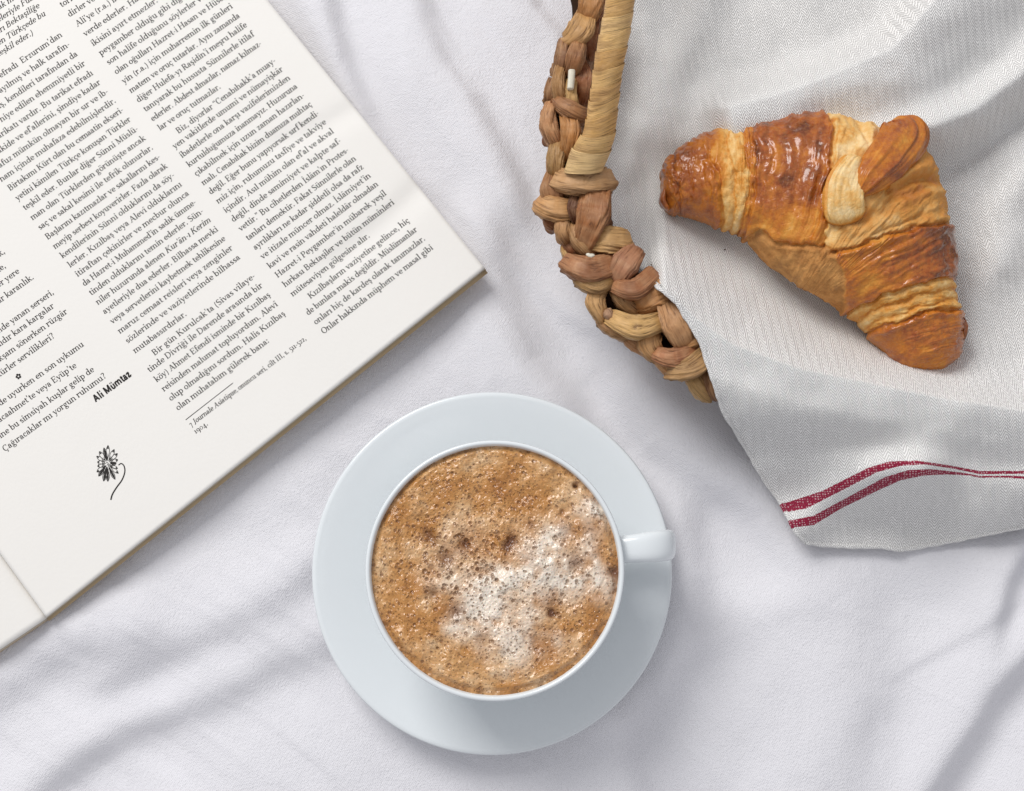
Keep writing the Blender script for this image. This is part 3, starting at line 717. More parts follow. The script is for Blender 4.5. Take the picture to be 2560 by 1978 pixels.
# ------------------------------------------------------------------ saucer, cup, foam
M2 = lambda r_px, z: r_px * (H_CAM - z) / F_PX * CT * 0 + r_px * (H_CAM - z) / (F_PX * CT)
SZ = 0.017
sc_c = W(1230, 1427, SZ); sc_c[2] = 0.0
RS = M2(444, SZ)
saucer = empty('saucer', tuple(sc_c), 'round pale blue-white saucer under the coffee cup', 'saucer')
pro = [(0, .0045), (.028, .0045), (.034, .0050), (.038, .0062), (.050, .0100), (RS - .008, .0152), (RS - .0022, .0166)]
pro = list(catmull(pro, 50)) + [(RS - .0008, .0168), (RS - .0001, .0162), (RS - .0004, .0152), (RS - .003, .0140), (RS - .012, .0118), (.046, .0040), (.042, .0012), (.040, .0006), (.036, .0006), (.035, .002), (0, .002)]
V, F = lathe(pro, sc_c, 220); mesh_obj('dish', V, F[:, ::-1], M_CER, saucer)

RZ = 0.057
cp_c = W(1237, 1423.5, RZ); RC = M2(319, RZ); RCY = RC
cup_base = sc_c.copy(); cup_base[2] = 0.0052
cup = empty('coffee_cup', (cp_c[0], cp_c[1], 0.0052), 'white porcelain cup of frothy coffee standing on the saucer', 'cup')
T0 = 0.0019
outer = [(0, .0005), (.022, .0005), (.0245, .0), (.0262, .0006), (.0262, .003), (.030, .0075), (.0385, .016), (RC - .0050, .030), (RC - .0014, .044), (RC - .0003, .0510)]
lip = [(RC, .0513), (RC - .0003, .0518), (RC - T0 / 2, .0520), (RC - T0 + .0004, .0518), (RC - T0, .0512)]
inner = [(RC - T0 - .0006, .046), (RC - T0 - .004, .032), (.036, .020), (.026, .008), (.015, .005), (0, .0045)]
prof = np.vstack([catmull(outer, 50), lip, catmull(inner, 30)])
cc = np.array([cp_c[0], cp_c[1], 0.0052])
V, F = lathe(prof, cc, 220); mesh_obj('cup_body', V, F[:, ::-1], M_CER, cup)
# handle: a strap that leaves the wall near the rim and curls back in lower down
hz = 0.0052
hc = W(1560, 1374, 0.050)
X0 = RC - .0016
path = catmull([(X0 - .003, .0425), (X0 + .004, .0445), (X0 + .012, .0450), (X0 + .0178, .0425), (X0 + .0205, .0365), (X0 + .0187, .0290), (X0 + .012, .0225), (X0 + .001, .0185), (X0 - .010, .0160)], 60)
hy = hc[1] - cc[1]
dth = np.gradient(path, axis=0); dth /= np.hypot(dth[:, 0], dth[:, 1])[:, None]
ns = 28; a = np.linspace(0, 2 * np.pi, ns, endpoint=False)
VV = []
for i, (p, d) in enumerate(zip(path, dth)):
    t = i / 59; wy = .0054 + .0008 * sstep(0.1, .32, t) - .0008 * sstep(.6, 1, t); th_ = .0034 - .0004 * t
    c_, s_ = np.cos(a), np.sin(a); e = 0.72
    yy = np.sign(c_) * np.abs(c_) ** e * wy; nn = np.sign(s_) * np.abs(s_) ** e * th_
    VV.append(np.stack([cc[0] + p[0] - d[1] * nn, cc[1] + hy + yy + 0 * nn, cc[2] + p[1] + d[0] * nn], -1))
V = np.array(VV).reshape(-1, 3)
V[:, 1] += (V[:, 0] - cc[0] - X0) * 0.09
mesh_obj('handle', V, grid_faces(60, ns, wrap_c=True)[:, ::-1], M_CER, cup)

# foam
FZ = cc[2] + 0.0500
nrg, nsg = 270, 720
rr = np.linspace(0, 1, nrg) ** 0.9; th = np.linspace(0, 2 * np.pi, nsg, endpoint=False)
RF = RC - T0 - .0002
X = cc[0] + RF * rr[:, None] * np.cos(th); Y = cc[1] + RF * rr[:, None] * np.sin(th)
px, py = to_px(X, Y, FZ)
zx = (px - 760) * 1.776; zy = (py - 950) * 1.776    # detail coordinates over the cup
def blobs(lst, x, y, p=2):
    s = 0
    for cx, cy, r, a in lst: s = s + a * np.exp(-(((x - cx) ** 2 + (y - cy) ** 2) / r ** 2))
    return s
wx = zx + 60 * fbm(zx / 150, zy / 150, 3, 4); wy = zy + 60 * fbm(zx / 150, zy / 150, 23, 4)
milk = blobs([(1080, 700, 85, .85), (1060, 800, 90, .95), (1120, 880, 80, .9), (870, 880, 75, 1.0), (960, 850, 60, .8), (800, 960, 80, .95), (740, 1060, 75, .7),
              (860, 1030, 90, .6), (1000, 970, 90, .5), (1270, 570, 75, .95), (1330, 600, 50, .6), (1260, 740, 60, .75), (1290, 840, 50, .7), (1310, 920, 70, .8), (1180, 900, 80, .8),
              (930, 1230, 90, .45), (990, 1120, 100, .45), (680, 1110, 60, .45), (640, 900, 70, .45), (700, 820, 90, .35), (880, 1130, 110, .4), (560, 880, 70, .2), (1140, 1180, 50, .4), (720, 690, 80, .25)], wx, wy)
milk = np.clip(milk * .78 * (1 + .8 * fbm(zx / 45, zy / 45, 5, 3)), 0, 1)
deep = blobs([(560, 690, 32, .75), (585, 730, 26, .5), (628, 800, 34, .8), (722, 732, 26, 1), (925, 705, 30, 1), (905, 735, 22, .7), (1200, 810, 36, .6), (680, 1030, 38, .7),
              (1105, 1050, 19, 1.3), (570, 955, 26, .6), (1140, 590, 16, .6), (1000, 640, 20, .5), (1205, 465, 14, 1), (1370, 860, 20, .9), (790, 1150, 30, .4), (1100, 1000, 60, .3)], wx * .4 + zx * .6, wy * .4 + zy * .6)
deep = np.clip(deep, 0, 1)
pit = np.zeros_like(zx); zb = np.zeros_like(zx)
br = np.random.default_rng(21)
bub = [(790, 838, 25), (818, 852, 17), (768, 818, 15), (798, 808, 12), (812, 826, 10), (565, 832, 17), (537, 852, 14), (690, 690, 13), (720, 712, 12), (655, 858, 11), (620, 928, 13), (745, 770, 10), (822, 768, 10),
       (1382, 868, 20), (1205, 465, 15), (585, 1020, 12), (500, 700, 8), (770, 840, 12), (835, 835, 10), (785, 870, 12), (545, 885, 11), (600, 870, 12), (1063, 680, 9)]
for _ in range(1900):
    a_ = br.random() * 2 * np.pi; q = 565 * math.sqrt(br.random())
    bx, by = 846 + q * math.cos(a_), 835 + q * math.sin(a_)
    r_b = 2.8 + br.exponential(2.0)
    if abs(bx - 720) < 200 and abs(by - 850) < 170: r_b *= 1.5
    bub.append((bx, by, min(r_b, 10)))
rad = np.sqrt((zx - 846) ** 2 + (zy - 835) ** 2)
# rasterise the bubbles per neighbourhood using polar index windows
ccx, ccy = to_px(cc[0], cc[1], FZ); ccx = (ccx - 760) * 1.776; ccy = (ccy - 950) * 1.776
Rpx = (np.max(zx) - np.min(zx)) / 2
for bx, by, rb in bub:
    q = math.hypot(bx - ccx, by - ccy); 
    if q > Rpx - rb: continue
    r0 = max(0, (q - 1.5 * rb) / Rpx) ** (1 / .9) * (nrg - 1); r1 = min(1, (q + 1.5 * rb) / Rpx) ** (1 / .9) * (nrg - 1)
    ir = np.arange(int(r0), min(nrg, int(r1) + 2))
    da = min(math.pi, 1.6 * rb / max(q, 1)); a0 = math.atan2(-(by - ccy), bx - ccx)
    ia = np.arange(int((a0 - da) / (2 * math.pi) * nsg), int((a0 + da) / (2 * math.pi) * nsg) + 2) % nsg
    ix = np.ix_(ir, ia)
    d = np.hypot(zx[ix] - bx, zy[ix] - by) / rb
    strength = .95 if rb > 4.5 else .7
    pit[ix] = np.maximum(pit[ix], strength * sstep(1.0, .72, d) * (0.55 if rb > 14 else 1))
    zb[ix] += -0.00018 * min(rb, 12) / 5 * sstep(1.0, .5, d) + 0.00010 * np.exp(-((d - 1.08) / .16) ** 2)
edge = sstep(Rpx - 34, Rpx - 6, np.hypot(zx - ccx, zy - ccy))
zf = FZ + 0.0018 * fbm(zx / 130, zy / 130, 8, 3) + 0.00055 * fbm(zx / 34, zy / 34, 9, 4) + 0.00022 * fbm(zx / 9, zy / 9, 19, 2) + 0.0006 * milk - 0.0016 * deep + zb
zf = zf * (1 - edge) + (FZ - .0010 + 0.0005 * fbm(zx / 16, zy / 16, 29, 3)) * edge
deep = np.clip(deep + 0.5 * edge * (0.5 + fbm(zx / 30, zy / 30, 15, 3)) + .12 * sstep(.2, .6, fbm(zx / 60, zy / 60, 35, 4)), 0, 1)
V = np.stack([X, Y, zf], -1).reshape(-1, 3)
foam = mesh_obj('foam', V, grid_faces(nrg, nsg, wrap_c=True), M_FOAM, cup, attrs={'milk': milk, 'pit': pit, 'deep': deep})
tag(foam, 'caramel brown coffee foam with cream-coloured milk patches and bubbles')

# ------------------------------------------------------------------ basket
def strand(name, cpts, widths, thick_, z, mat, parent, color=None, n=34, m=26, groove=0.05, flat=0.8, tip=0.16, zs=None, seed=0, twist=0.0, attrs=None, label=None, tuck=0.0, grow_=0.07, ribs=0.0, blunt=0.0):
    """a leaf-wrapped length: path in photo px, widths in px, height z of its middle (m), thick_ half thickness (m)"""
    cp = np.asarray(cpts, float)
    zz = np.full(len(cp), z) if zs is None else np.asarray(zs, float)
    P = catmull(np.column_stack([cp, zz]), n)
    if tuck:
        ex0 = P[0] - P[2]; ex1 = P[-1] - P[-3]
        L0 = np.hypot(*(P[-1] - P[0])[:2]) * grow_
        P = np.vstack([P[0] + ex0 / (np.hypot(*ex0[:2]) + 1e-9) * L0, P, P[-1] + ex1 / (np.hypot(*ex1[:2]) + 1e-9) * L0])
        q = np.linspace(0, len(P) - 1, n); P = np.stack([np.interp(q, np.arange(len(P)), P[:, k]) for k in range(3)], -1)
        tt = np.linspace(-1, 1, n); P[:, 2] -= tuck * np.abs(tt) ** 2.6
    w = np.interp(np.linspace(0, 1, n), np.linspace(0, 1, len(widths)), widths)
    C = W(P[:, 0], P[:, 1], P[:, 2])
    hw = w * 0.5 * (H_CAM - P[:, 2]) / (F_PX * CT)
    d = np.gradient(C, axis=0); d /= np.linalg.norm(d, axis=1)[:, None]
    side = np.cross(d, [0, 0, 1.]); side /= np.linalg.norm(side, axis=1)[:, None]; up = np.cross(side, d)
    t = np.linspace(0, 1, n); cap = np.ones(n)
    if tip > 0:
        e = np.clip(np.minimum(t, 1 - t) / tip, 0, 1); cap = np.sqrt(np.clip(1 - (1 - e) ** 2, 0.0, 1)) * .96 + .04
    capw = np.maximum(cap, blunt)
    a = np.linspace(0, 2 * np.pi, m, endpoint=False); c_, s_ = np.cos(a), np.sin(a)
    cx = np.sign(c_) * np.abs(c_) ** flat; sx_ = np.sign(s_) * np.abs(s_) ** flat
    A_, T_2 = np.meshgrid(a + twist * 0, t)
    g = 1 + groove * (1.4 * fbm((A_ + twist * T_2) * 2.6 + seed, T_2 * 1.6 + seed * 3.1, 90, 3) + fbm((A_ + twist * T_2) * 7 + seed, T_2 * 1.3, 93, 2)) + groove * .6 * fbm(A_ * .8, T_2 * 5 + seed, 96, 2)
    if ribs and blunt: g = g * (1 + .16 * np.cos(A_ - np.pi / 2 - .7 * math.sin(seed * 3)) * np.abs(np.sin(A_)) - .08 * np.abs(np.cos(A_ * 2 + seed)))
    if ribs:
        rb = np.abs(fbm((A_ + twist * T_2) * 3.0 + seed * 1.3, T_2 * .8 + seed, 97, 2)); rc_ = np.abs(fbm((A_ + twist * T_2) * 12.0 + seed * 2.3, T_2 * .9 + seed, 98, 2)); g = g + ribs * (np.minimum(rb, .35) - .2) * 1.2 + ribs * (np.minimum(rc_, .3) - .15) * 1.1
    V = C[:, None, :] + side[:, None, :] * (hw * capw)[:, None, None] * (cx * g)[..., None] + up[:, None, :] * (thick_ * cap)[:, None, None] * (sx_ * g)[..., None]
    L = np.sum(np.linalg.norm(np.diff(C, axis=0), axis=1)) * 100
    uv = np.stack([T_2 * L + seed, (A_ / (2 * np.pi)) * 1.0 + seed * .37], -1)
    F = grid_faces(n, m, wrap_c=True)
    # the seam of the wrap stays underneath
    k = n * m
    V = V.reshape(-1, 3); V = np.vstack([V, C[0], C[-1]]); uv = np.vstack([uv.reshape(-1, 2), uv[0, 0], uv[-1, 0]])
    quads = F
    i = np.arange(m); j = (i + 1) % m
    cap0 = np.stack([np.full(m, k), j, i, i], -1)[:, :3]; cap1 = np.stack([np.full(m, k + 1), (n - 1) * m + i, (n - 1) * m + j], -1)
    faces = [tuple(q) for q in quads] + [tuple(q) for q in cap0] + [tuple(q) for q in cap1]
    at = None if attrs is None else {kk: np.concatenate([f(T_2, A_).ravel(), [0, 0]]) for kk, f in attrs.items()}
    o = mesh_obj(name, V, faces, mat, parent, uv=uv, attrs=at)
    # make the normals face outwards
    me = o.data; vol = 0
    Vn = V; q = np.array(quads); a3 = np.einsum('ij,ij->', Vn[q[:, 0]] - C.mean(0), np.cross(Vn[q[:, 1]] - C.mean(0), Vn[q[:, 2]] - C.mean(0)))
    if a3 < 0: me.flip_normals()
    if color is not None: o.color = (*color, 1)
    if label: tag(o, label)
    return o

def Z1(l): return [(1300 + x / 3.374, y / 3.374) for x, y in l]
def Z2(l): return [(1300 + x / 3.067, 500 + y / 3.067) for x, y in l]
basket = empty('wicker_basket', tuple(W(2150, 350, 0.0)), 'brown woven basket of braided leaf strands with a wrapped handle, cloth inside', 'basket')
RIM = [(1470, -200), (1455, 60), (1415, 230), (1412, 400), (1425, 540), (1480, 660), (1560, 780), (1650, 870), (1745, 935), (1850, 960), (2050, 975), (2350, 1035), (2650, 1030),
       (2920, 960), (3080, 700), (3130, 350), (3060, 0), (2900, -280), (2600, -480), (2200, -560), (1850, -520), (1600, -400)]
BR = 0.036
# near-black tube that paints shade into the braid gaps, then wall coils
def ring_tube(name, pts, rad, zc, mat, color, n=220, m=14, grow=0.0, seed=0):
    P = catmull(pts, n, closed=True); C = W(P[:, 0], P[:, 1], BR); C[:, 2] = zc
    cen = C.mean(0); dirs = C - cen; dirs[:, 2] = 0; dirs /= np.linalg.norm(dirs, axis=1)[:, None]
    C = C + dirs * grow
    d = np.roll(C, -1, 0) - np.roll(C, 1, 0); d /= np.linalg.norm(d, axis=1)[:, None]
    side = np.cross(d, [0, 0, 1.]); up = np.cross(side, d); a = np.linspace(0, 2 * np.pi, m, endpoint=False)
    k = np.arange(n); rr_ = rad * (1 + .16 * np.sin(k * 2 * np.pi / 5 + seed))
    V = C[:, None] + (side[:, None] * np.cos(a)[None, :, None] + up[:, None] * np.sin(a)[None, :, None]) * rr_[:, None, None]
    uv = np.stack(np.broadcast_arrays(k[:, None] * .4, a[None] / 6.283), -1)
    o = mesh_obj(name, V, grid_faces(n, m, wrap_c=True, wrap_r=True), mat, basket, uv=uv)
    if color: o.color = (*color, 1)
    return o
ring_tube('braid_gap_shade', RIM, 0.0052, BR - 0.002, M_DARK, None)
for i, (zc, g) in enumerate([(0.028, -0.003), (0.0195, -0.006), (0.011, -0.010), (0.004, -0.015)]):
    ring_tube('wall_coil', RIM, 0.0056, zc, M_FIB, [(0.30, .15, .07), (.36, .20, .10), (.26, .13, .06), (.33, .18, .09)][i], grow=g, seed=i * 2)
P = catmull(RIM, 80, closed=True); Cb = W(P[:, 0], P[:, 1], BR); Cb[:, 2] = 0.0022; cen = Cb.mean(0); Cb = cen + (Cb - cen) * 0.90
Vb = np.vstack([Cb, cen]); Fb = [(i, (i + 1) % 80, 80) for i in range(80)]
Vb2 = np.vstack([Vb, Vb - np.array([0, 0, .0018])]); Fb2 = Fb + [(j + 81, i + 81, 161) for i, j, _ in Fb] + [(i, i + 81, (i + 1) % 80 + 81, (i + 1) % 80) for i in range(80)]
mesh_obj('basket_base', Vb2, Fb2, M_FIB, basket, smooth=False, uv=Vb2[:, :2] * 40).color = (.32, .19, .1, 1)

TAN = (.58, .31, .120); PNK = (.54, .28, .120); RED = (.27, .085, .028); ORG = (.50, .22, .065); YEL = (.66, .41, .155); OLV = (.42, .235, .09); GRB = (.32, .155, .07); DRK = (.12, .04, .018); BRP = (.38, .165, .068)
z0 = BR
S = [ # function, path, widths (zoom px), z, half thickness, colour
 (1, [(600, -60), (600, 40), (570, 160)], [200, 215, 150], z0 + .007, .0052, ORG),
 (1, [(700, -40), (690, 60), (640, 150)], [80, 90, 60], z0 + .001, .004, RED),
 (1, [(560, 145), (515, 270), (425, 385)], [110, 235, 120], z0 + .006, .0055, TAN),
 (1, [(610, 170), (600, 300), (590, 450)], [90, 130, 70], z0 + .003, .005, RED),
 (1, [(360, 380), (345, 500), (330, 610)], [80, 120, 80], z0 + .0035, .005, GRB),
 (1, [(495, 400), (465, 500), (440, 605)], [120, 165, 110], z0 + .008, .0050, BRP),
 (1, [(500, 560), (535, 680), (520, 840)], [110, 170, 110], z0 + .003, .0055, RED),
 (1, [(340, 600), (320, 740), (345, 920)], [90, 120, 90], z0 + .006, .005, OLV),
 (1, [(262, 710), (245, 780), (240, 860)], [70, 90, 50], z0 + .001, .004, GRB),
 (1, [(428, 720), (430, 820), (445, 960)], [52, 90, 150], z0 + .009, .0045, YEL),
 (1, [(320, 900), (430, 945), (535, 1010)], [70, 150, 110], z0 + .010, .0052, BRP),
 (1, [(290, 880), (265, 930), (225, 990)], [60, 70, 40], z0 + .004, .004, RED),
 (1, [(255, 930), (245, 1060), (300, 1230)], [90, 150, 110], z0 + .0075, .0055, PNK),
 (1, [(400, 1000), (425, 1130), (400, 1310)], [120, 170, 110], z0 + .009, .0058, ORG),
 (1, [(215, 1030), (215, 1120), (245, 1220)], [40, 60, 40], z0 + .001, .004, RED),
 (1, [(315, 1200), (300, 1340), (300, 1500)], [100, 150, 90], z0 + .006, .0055, OLV),
 (1, [(250, 1380), (265, 1450), (290, 1540)], [60, 80, 60], z0 + .003, .004, OLV),
 (1, [(290, 1510), (270, 1620), (300, 1740)], [90, 190, 150], z0 + .005, .0055, BRP),
 (1, [(345, 1550), (530, 1548), (722, 1540)], [200, 212, 205], z0 + .011, .0070, PNK),
 (2, [(165, 60), (285, 85), (420, 90)], [140, 175, 150], z0 + .007, .006, TAN),
 (2, [(190, 110), (220, 190), (275, 220)], [50, 70, 50], z0 + .001, .005, RED),
 (2, [(585, -60), (560, 120), (500, 320)], [200, 250, 70], z0 + .011, .0068, (.36, .13, .045)),
 (2, [(430, -20), (405, 70), (425, 170)], [60, 90, 50], z0 + .0085, .005, DRK),
 (2, [(665, 60), (672, 130), (650, 200)], [40, 60, 40], z0 + .006, .005, DRK),
 (2, [(330, 160), (320, 230), (345, 310)], [90, 120, 80], z0 + .006, .005, PNK),
 (2, [(385, 170), (440, 320), (545, 445)], [60, 100, 70], z0 + .007, .005, OLV),
 (2, [(335, 300), (370, 370), (430, 440)], [50, 70, 50], z0 + .002, .004, RED),
 (2, [(330, 400), (365, 450), (420, 520)], [30, 50, 30], z0 + .001, .004, YEL),
 (2, [(560, 320), (680, 310), (800, 330)], [150, 210, 190], z0 + .008, .0056, YEL),
 (2, [(365, 500), (540, 545), (735, 500)], [90, 215, 170], z0 + .009, .0058, BRP),
 (2, [(455, 640), (590, 670), (735, 600)], [70, 125, 90], z0 + .008, .0050, OLV),
 (2, [(740, 610), (810, 500), (870, 430)], [130, 220, 130], z0 + .010, .0058, (.38, .18, .085)),
 (2, [(750, 690), (880, 690), (1000, 600)], [110, 160, 150], z0 + .011, .0060, BRP),
 (2, [(640, 660), (580, 770), (640, 930)], [90, 150, 70], z0 + .005, .0052, YEL),
 (2, [(700, 660), (790, 780), (910, 900)], [80, 120, 80], z0 + .004, .005, OLV),
 (2, [(880, 760), (895, 820), (920, 880)], [40, 60, 40], z0 + .003, .004, RED),
 (2, [(930, 820), (1050, 740), (1130, 720)], [140, 235, 200], z0 + .008, .0058, ORG),
 (2, [(710, 930), (900, 985), (1110, 930)], [60, 190, 120], z0 + .010, .0058, YEL),
 (2, [(620, 960), (720, 1010), (830, 1070)], [50, 90, 60], z0 + .003, .0045, OLV),
 (2, [(1130, 810), (1200, 950), (1260, 1100)], [90, 245, 130], z0 + .011, .0062, PNK),
 (2, [(1000, 1040), (990, 1110), (1040, 1200)], [140, 180, 80], z0 + .006, .0050, TAN),
 (2, [(810, 1070), (880, 1120), (980, 1180)], [60, 90, 50], z0 + .001, .004, PNK),
 (2, [(1240, 1120), (1330, 1080), (1400, 1060)], [60, 120, 140], z0 + .008, .0050, ORG),
 (2, [(1040, 1190), (1180, 1210), (1345, 1150)], [90, 155, 90], z0 + .009, .0054, BRP),
 (2, [(1170, 1330), (1310, 1290), (1440, 1190)], [60, 160, 170], z0 + .010, .0056, OLV),
 (2, [(1040, 1220), (1130, 1300), (1230, 1360)], [50, 90, 60], z0 + .004, .0045, TAN),
 (2, [(1300, 1330), (1360, 1420), (1420, 1500)], [90, 140, 110], z0 + .001, .0050, YEL),
 (2, [(1430, 1290), (1460, 1390), (1480, 1490)], [90, 110, 90], z0 + .004, .0050, GRB),
 (2, [(1500, 1330), (1550, 1400), (1600, 1440)], [100, 130, 100], z0 - .003, .0050, TAN),
]
for i, (f, p, w, z, t, c) in enumerate(S):
    t *= .80
    k = 3.374 if f == 1 else 3.067
    j = 1 + (rng.random(3) - .5) * .10
    strand('leaf_strand', (Z1 if f == 1 else Z2)(p), [max(x, .62 * max(w)) / k * 1.07 for x in w], t, z, M_FIB, basket, tuple(np.array(c) * j), groove=.06, seed=i * 1.7, tip=.10, twist=1.3 if i % 3 == 0 else .35, n=44, m=96, flat=.50, tuck=.0085, grow_=.10, ribs=.20, blunt=.93)
strand('pith_stick', Z1([(438, 590), (432, 680), (424, 760)]), [18, 18, 17], .0018, z0 + .0135, M_PITH, basket, groove=.03, tip=.05, label='cream-white bare stick end showing in the braid')
strand('cut_strand_end', Z2([(655, 840), (680, 880), (690, 930)]), [20, 30, 20], .003, z0 + .007, M_FIB, basket, (.48, .28, .17), groove=.2, tip=.3)
strand('torn_fleck', Z2([(505, 415), (540, 430), (575, 425)]), [6, 13, 8], .0012, z0 + .012, M_PITH, basket, groove=.2, tip=.3)
strand('torn_fleck', Z2([(505, 325), (530, 300), (550, 265)]), [6, 9, 6], .0012, z0 + .0105, M_PITH, basket, groove=.2, tip=.3)
# the braid carries on round the basket, under the cloth and out of the photograph
rc = catmull(RIM, 420, closed=True); seg = rc[190:]; acc = 0; cnt = 0
for i in range(0, len(seg) - 6, 5):
    for s_ in (-1, 1):
        a = seg[i]; b_ = seg[i + 5]; dd = (b_ - a) / np.hypot(*(b_ - a)); nn = np.array((-dd[1], dd[0]))
        c = (a + b_) / 2
        strand('leaf_strand', [c - dd * 38 + nn * s_ * 34, c + nn * s_ * 20, c + dd * 38 - nn * s_ * 8], [34, 56, 34], .0045, BR - .006 + (.001 if s_ > 0 else 0), M_FIB, basket,
               [TAN, OLV, PNK, ORG, BRP][cnt % 5], n=12, m=10, groove=.07, seed=cnt)
        cnt += 1

# wrapped handle
HP = Z1([(535, 1440), (590, 1290), (665, 1110), (700, 900), (728, 700), (762, 480), (805, 250), (840, 40)]) + [(1560, -60), (1568, -180), (1560, -300), (1545, -420)]
HZ = [.050, .053, .058, .062, .066, .070, .073, .076, .078, .078, .070, .052]
HW = [100, 98, 84, 80, 78, 80, 80, 77, 76, 76, 78, 80]
hp = catmull(np.column_stack([HP, HZ, HW]), 240)
cuts = [0, 26, 42, 58, 74, 86, 100, 114, 128, 143, 158, 176, 196, 216, 239]
hcols = [(.88, .60, .27), (.80, .50, .19), (.70, .40, .13), (.80, .48, .17), (.74, .43, .15), (.82, .50, .18), (.68, .38, .12), (.82, .51, .19), (.86, .56, .23), (.70, .41, .14), (.8, .52, .22), (.76, .5, .2), (.7, .45, .18), (.76, .5, .24)]
def wrap_band(i0, i1, col, seed):
    n = 22; m = 40
    idx = np.linspace(max(i0 - 2.5, 0), min(i1 + 1.0, 239), n)
    P = np.stack([np.interp(idx, np.arange(240), hp[:, k]) for k in range(4)], -1)
    C = W(P[:, 0], P[:, 1], P[:, 2]); hw = P[:, 3] * .5 * (H_CAM - P[:, 2]) / (F_PX * CT)
    d = np.gradient(C, axis=0); d /= np.linalg.norm(d, axis=1)[:, None] + 1e-9
    side = np.cross(d, [0, 0, 1.]); side /= np.linalg.norm(side, axis=1)[:, None]; up = np.cross(side, d)
    a = np.linspace(0, 2 * np.pi, m, endpoint=False); t = np.linspace(0, 1, n)
    A_, T2 = np.meshgrid(a, t)
    r = 0.915 + 0.095 * np.clip(T2, 0, 1) + .014 * fbm(A_ * 2 + seed, T2 * 3, 110, 2) + .012 * fbm(A_ * .7 + seed, T2 * 9 + seed, 112, 3)
    r = r * np.where(T2 > .97, .985, 1)
    shear = (.0030 + .0010 * math.sin(seed * 2.7)) * np.cos(A_ + .4) + .0005 * fbm(A_ * 1.3, T2 + seed, 115, 2)           # the wrap runs round the rod at a slant
    V = C[:, None] + side[:, None] * (hw[:, None] * np.cos(A_) * r)[..., None] + up[:, None] * (hw[:, None] * .92 * np.sin(A_) * r)[..., None] + d[:, None] * shear[..., None]
    uv = np.stack([A_ / 6.283 * 3 + seed, T2 * (i1 - i0) / 34 + seed * .3 + A_ * .01], -1)
    F = grid_faces(n, m, wrap_c=True)
    o = mesh_obj('wrap_band', V, F, M_FIB, handle_part_parent, uv=uv); o.color = (*col, 1)
handle_part_parent = mesh_obj('handle_rod', *(lambda P: (P[0], P[1]))((lambda C, hw: (
    (C[:, None] + np.cross(np.gradient(C, axis=0) / np.linalg.norm(np.gradient(C, axis=0) * [1, 1, 0], axis=1)[:, None], [0, 0, 1.])[:, None] * (hw[:, None] * np.cos(np.linspace(0, 2 * np.pi, 16, endpoint=False)))[..., None]
     + np.array([0, 0, 1.]) * (hw[:, None] * np.sin(np.linspace(0, 2 * np.pi, 16, endpoint=False)))[..., None]).reshape(-1, 3), grid_faces(len(C), 16, wrap_c=True)))(W(hp[::8, 0], hp[::8, 1], hp[::8, 2]), hp[::8, 3] * .5 * .105e-3)), M_DARK, basket)
for i in range(len(cuts) - 1): wrap_band(cuts[i], cuts[i + 1], hcols[i], i * 2.3)

# ------------------------------------------------------------------ towel
LB = [(1500, -260), (1478, -60), (1466, 60), (1430, 230), (1425, 380), (1445, 480), (1500, 580), (1560, 650), (1604, 688), (1626, 702), (1646, 718), (1691, 754), (1711, 787), (1737, 826), (1757, 865), (1767, 901), (1783, 947), (1800, 1000),
      (1814, 1035), (1850, 1094), (1881, 1146), (1917, 1209), (1952, 1256), (1987, 1323), (2015, 1356)]
BB = [(2015, 1356), (2060, 1362), (2125, 1366), (2204, 1367), (2251, 1374), (2310, 1365), (2369, 1354), (2460, 1336), (2560, 1315), (2700, 1290), (2900, 1250), (3120, 1200)]
NR, NC = 620, 520
def resample(pts, n):
    p = catmull(pts, 900); s = np.concatenate([[0], np.cumsum(np.hypot(*np.diff(p, axis=0).T))]); q = np.linspace(0, s[-1], n)
    return np.stack([np.interp(q, s, p[:, 0]), np.interp(q, s, p[:, 1])], -1)
LBr = resample(LB, NR); BBr = resample(BB, NC)
RBr = np.stack([np.full(NR, 3120.), np.linspace(-260, 1200, NR)], -1)
TBr = np.stack([np.linspace(1500, 3120, NC), np.full(NC, -260.)], -1)
s = np.linspace(0, 1, NR)[:, None, None]; t = np.linspace(0, 1, NC)[None, :, None]
Q = (1 - t) * LBr[:, None] + t * RBr[:, None] + (1 - s) * TBr[None] + s * BBr[None] - ((1 - s) * (1 - t) * TBr[0] + (1 - s) * t * TBr[-1] + s * (1 - t) * BBr[0] + s * t * BBr[-1])
px, py = Q[..., 0], Q[..., 1]
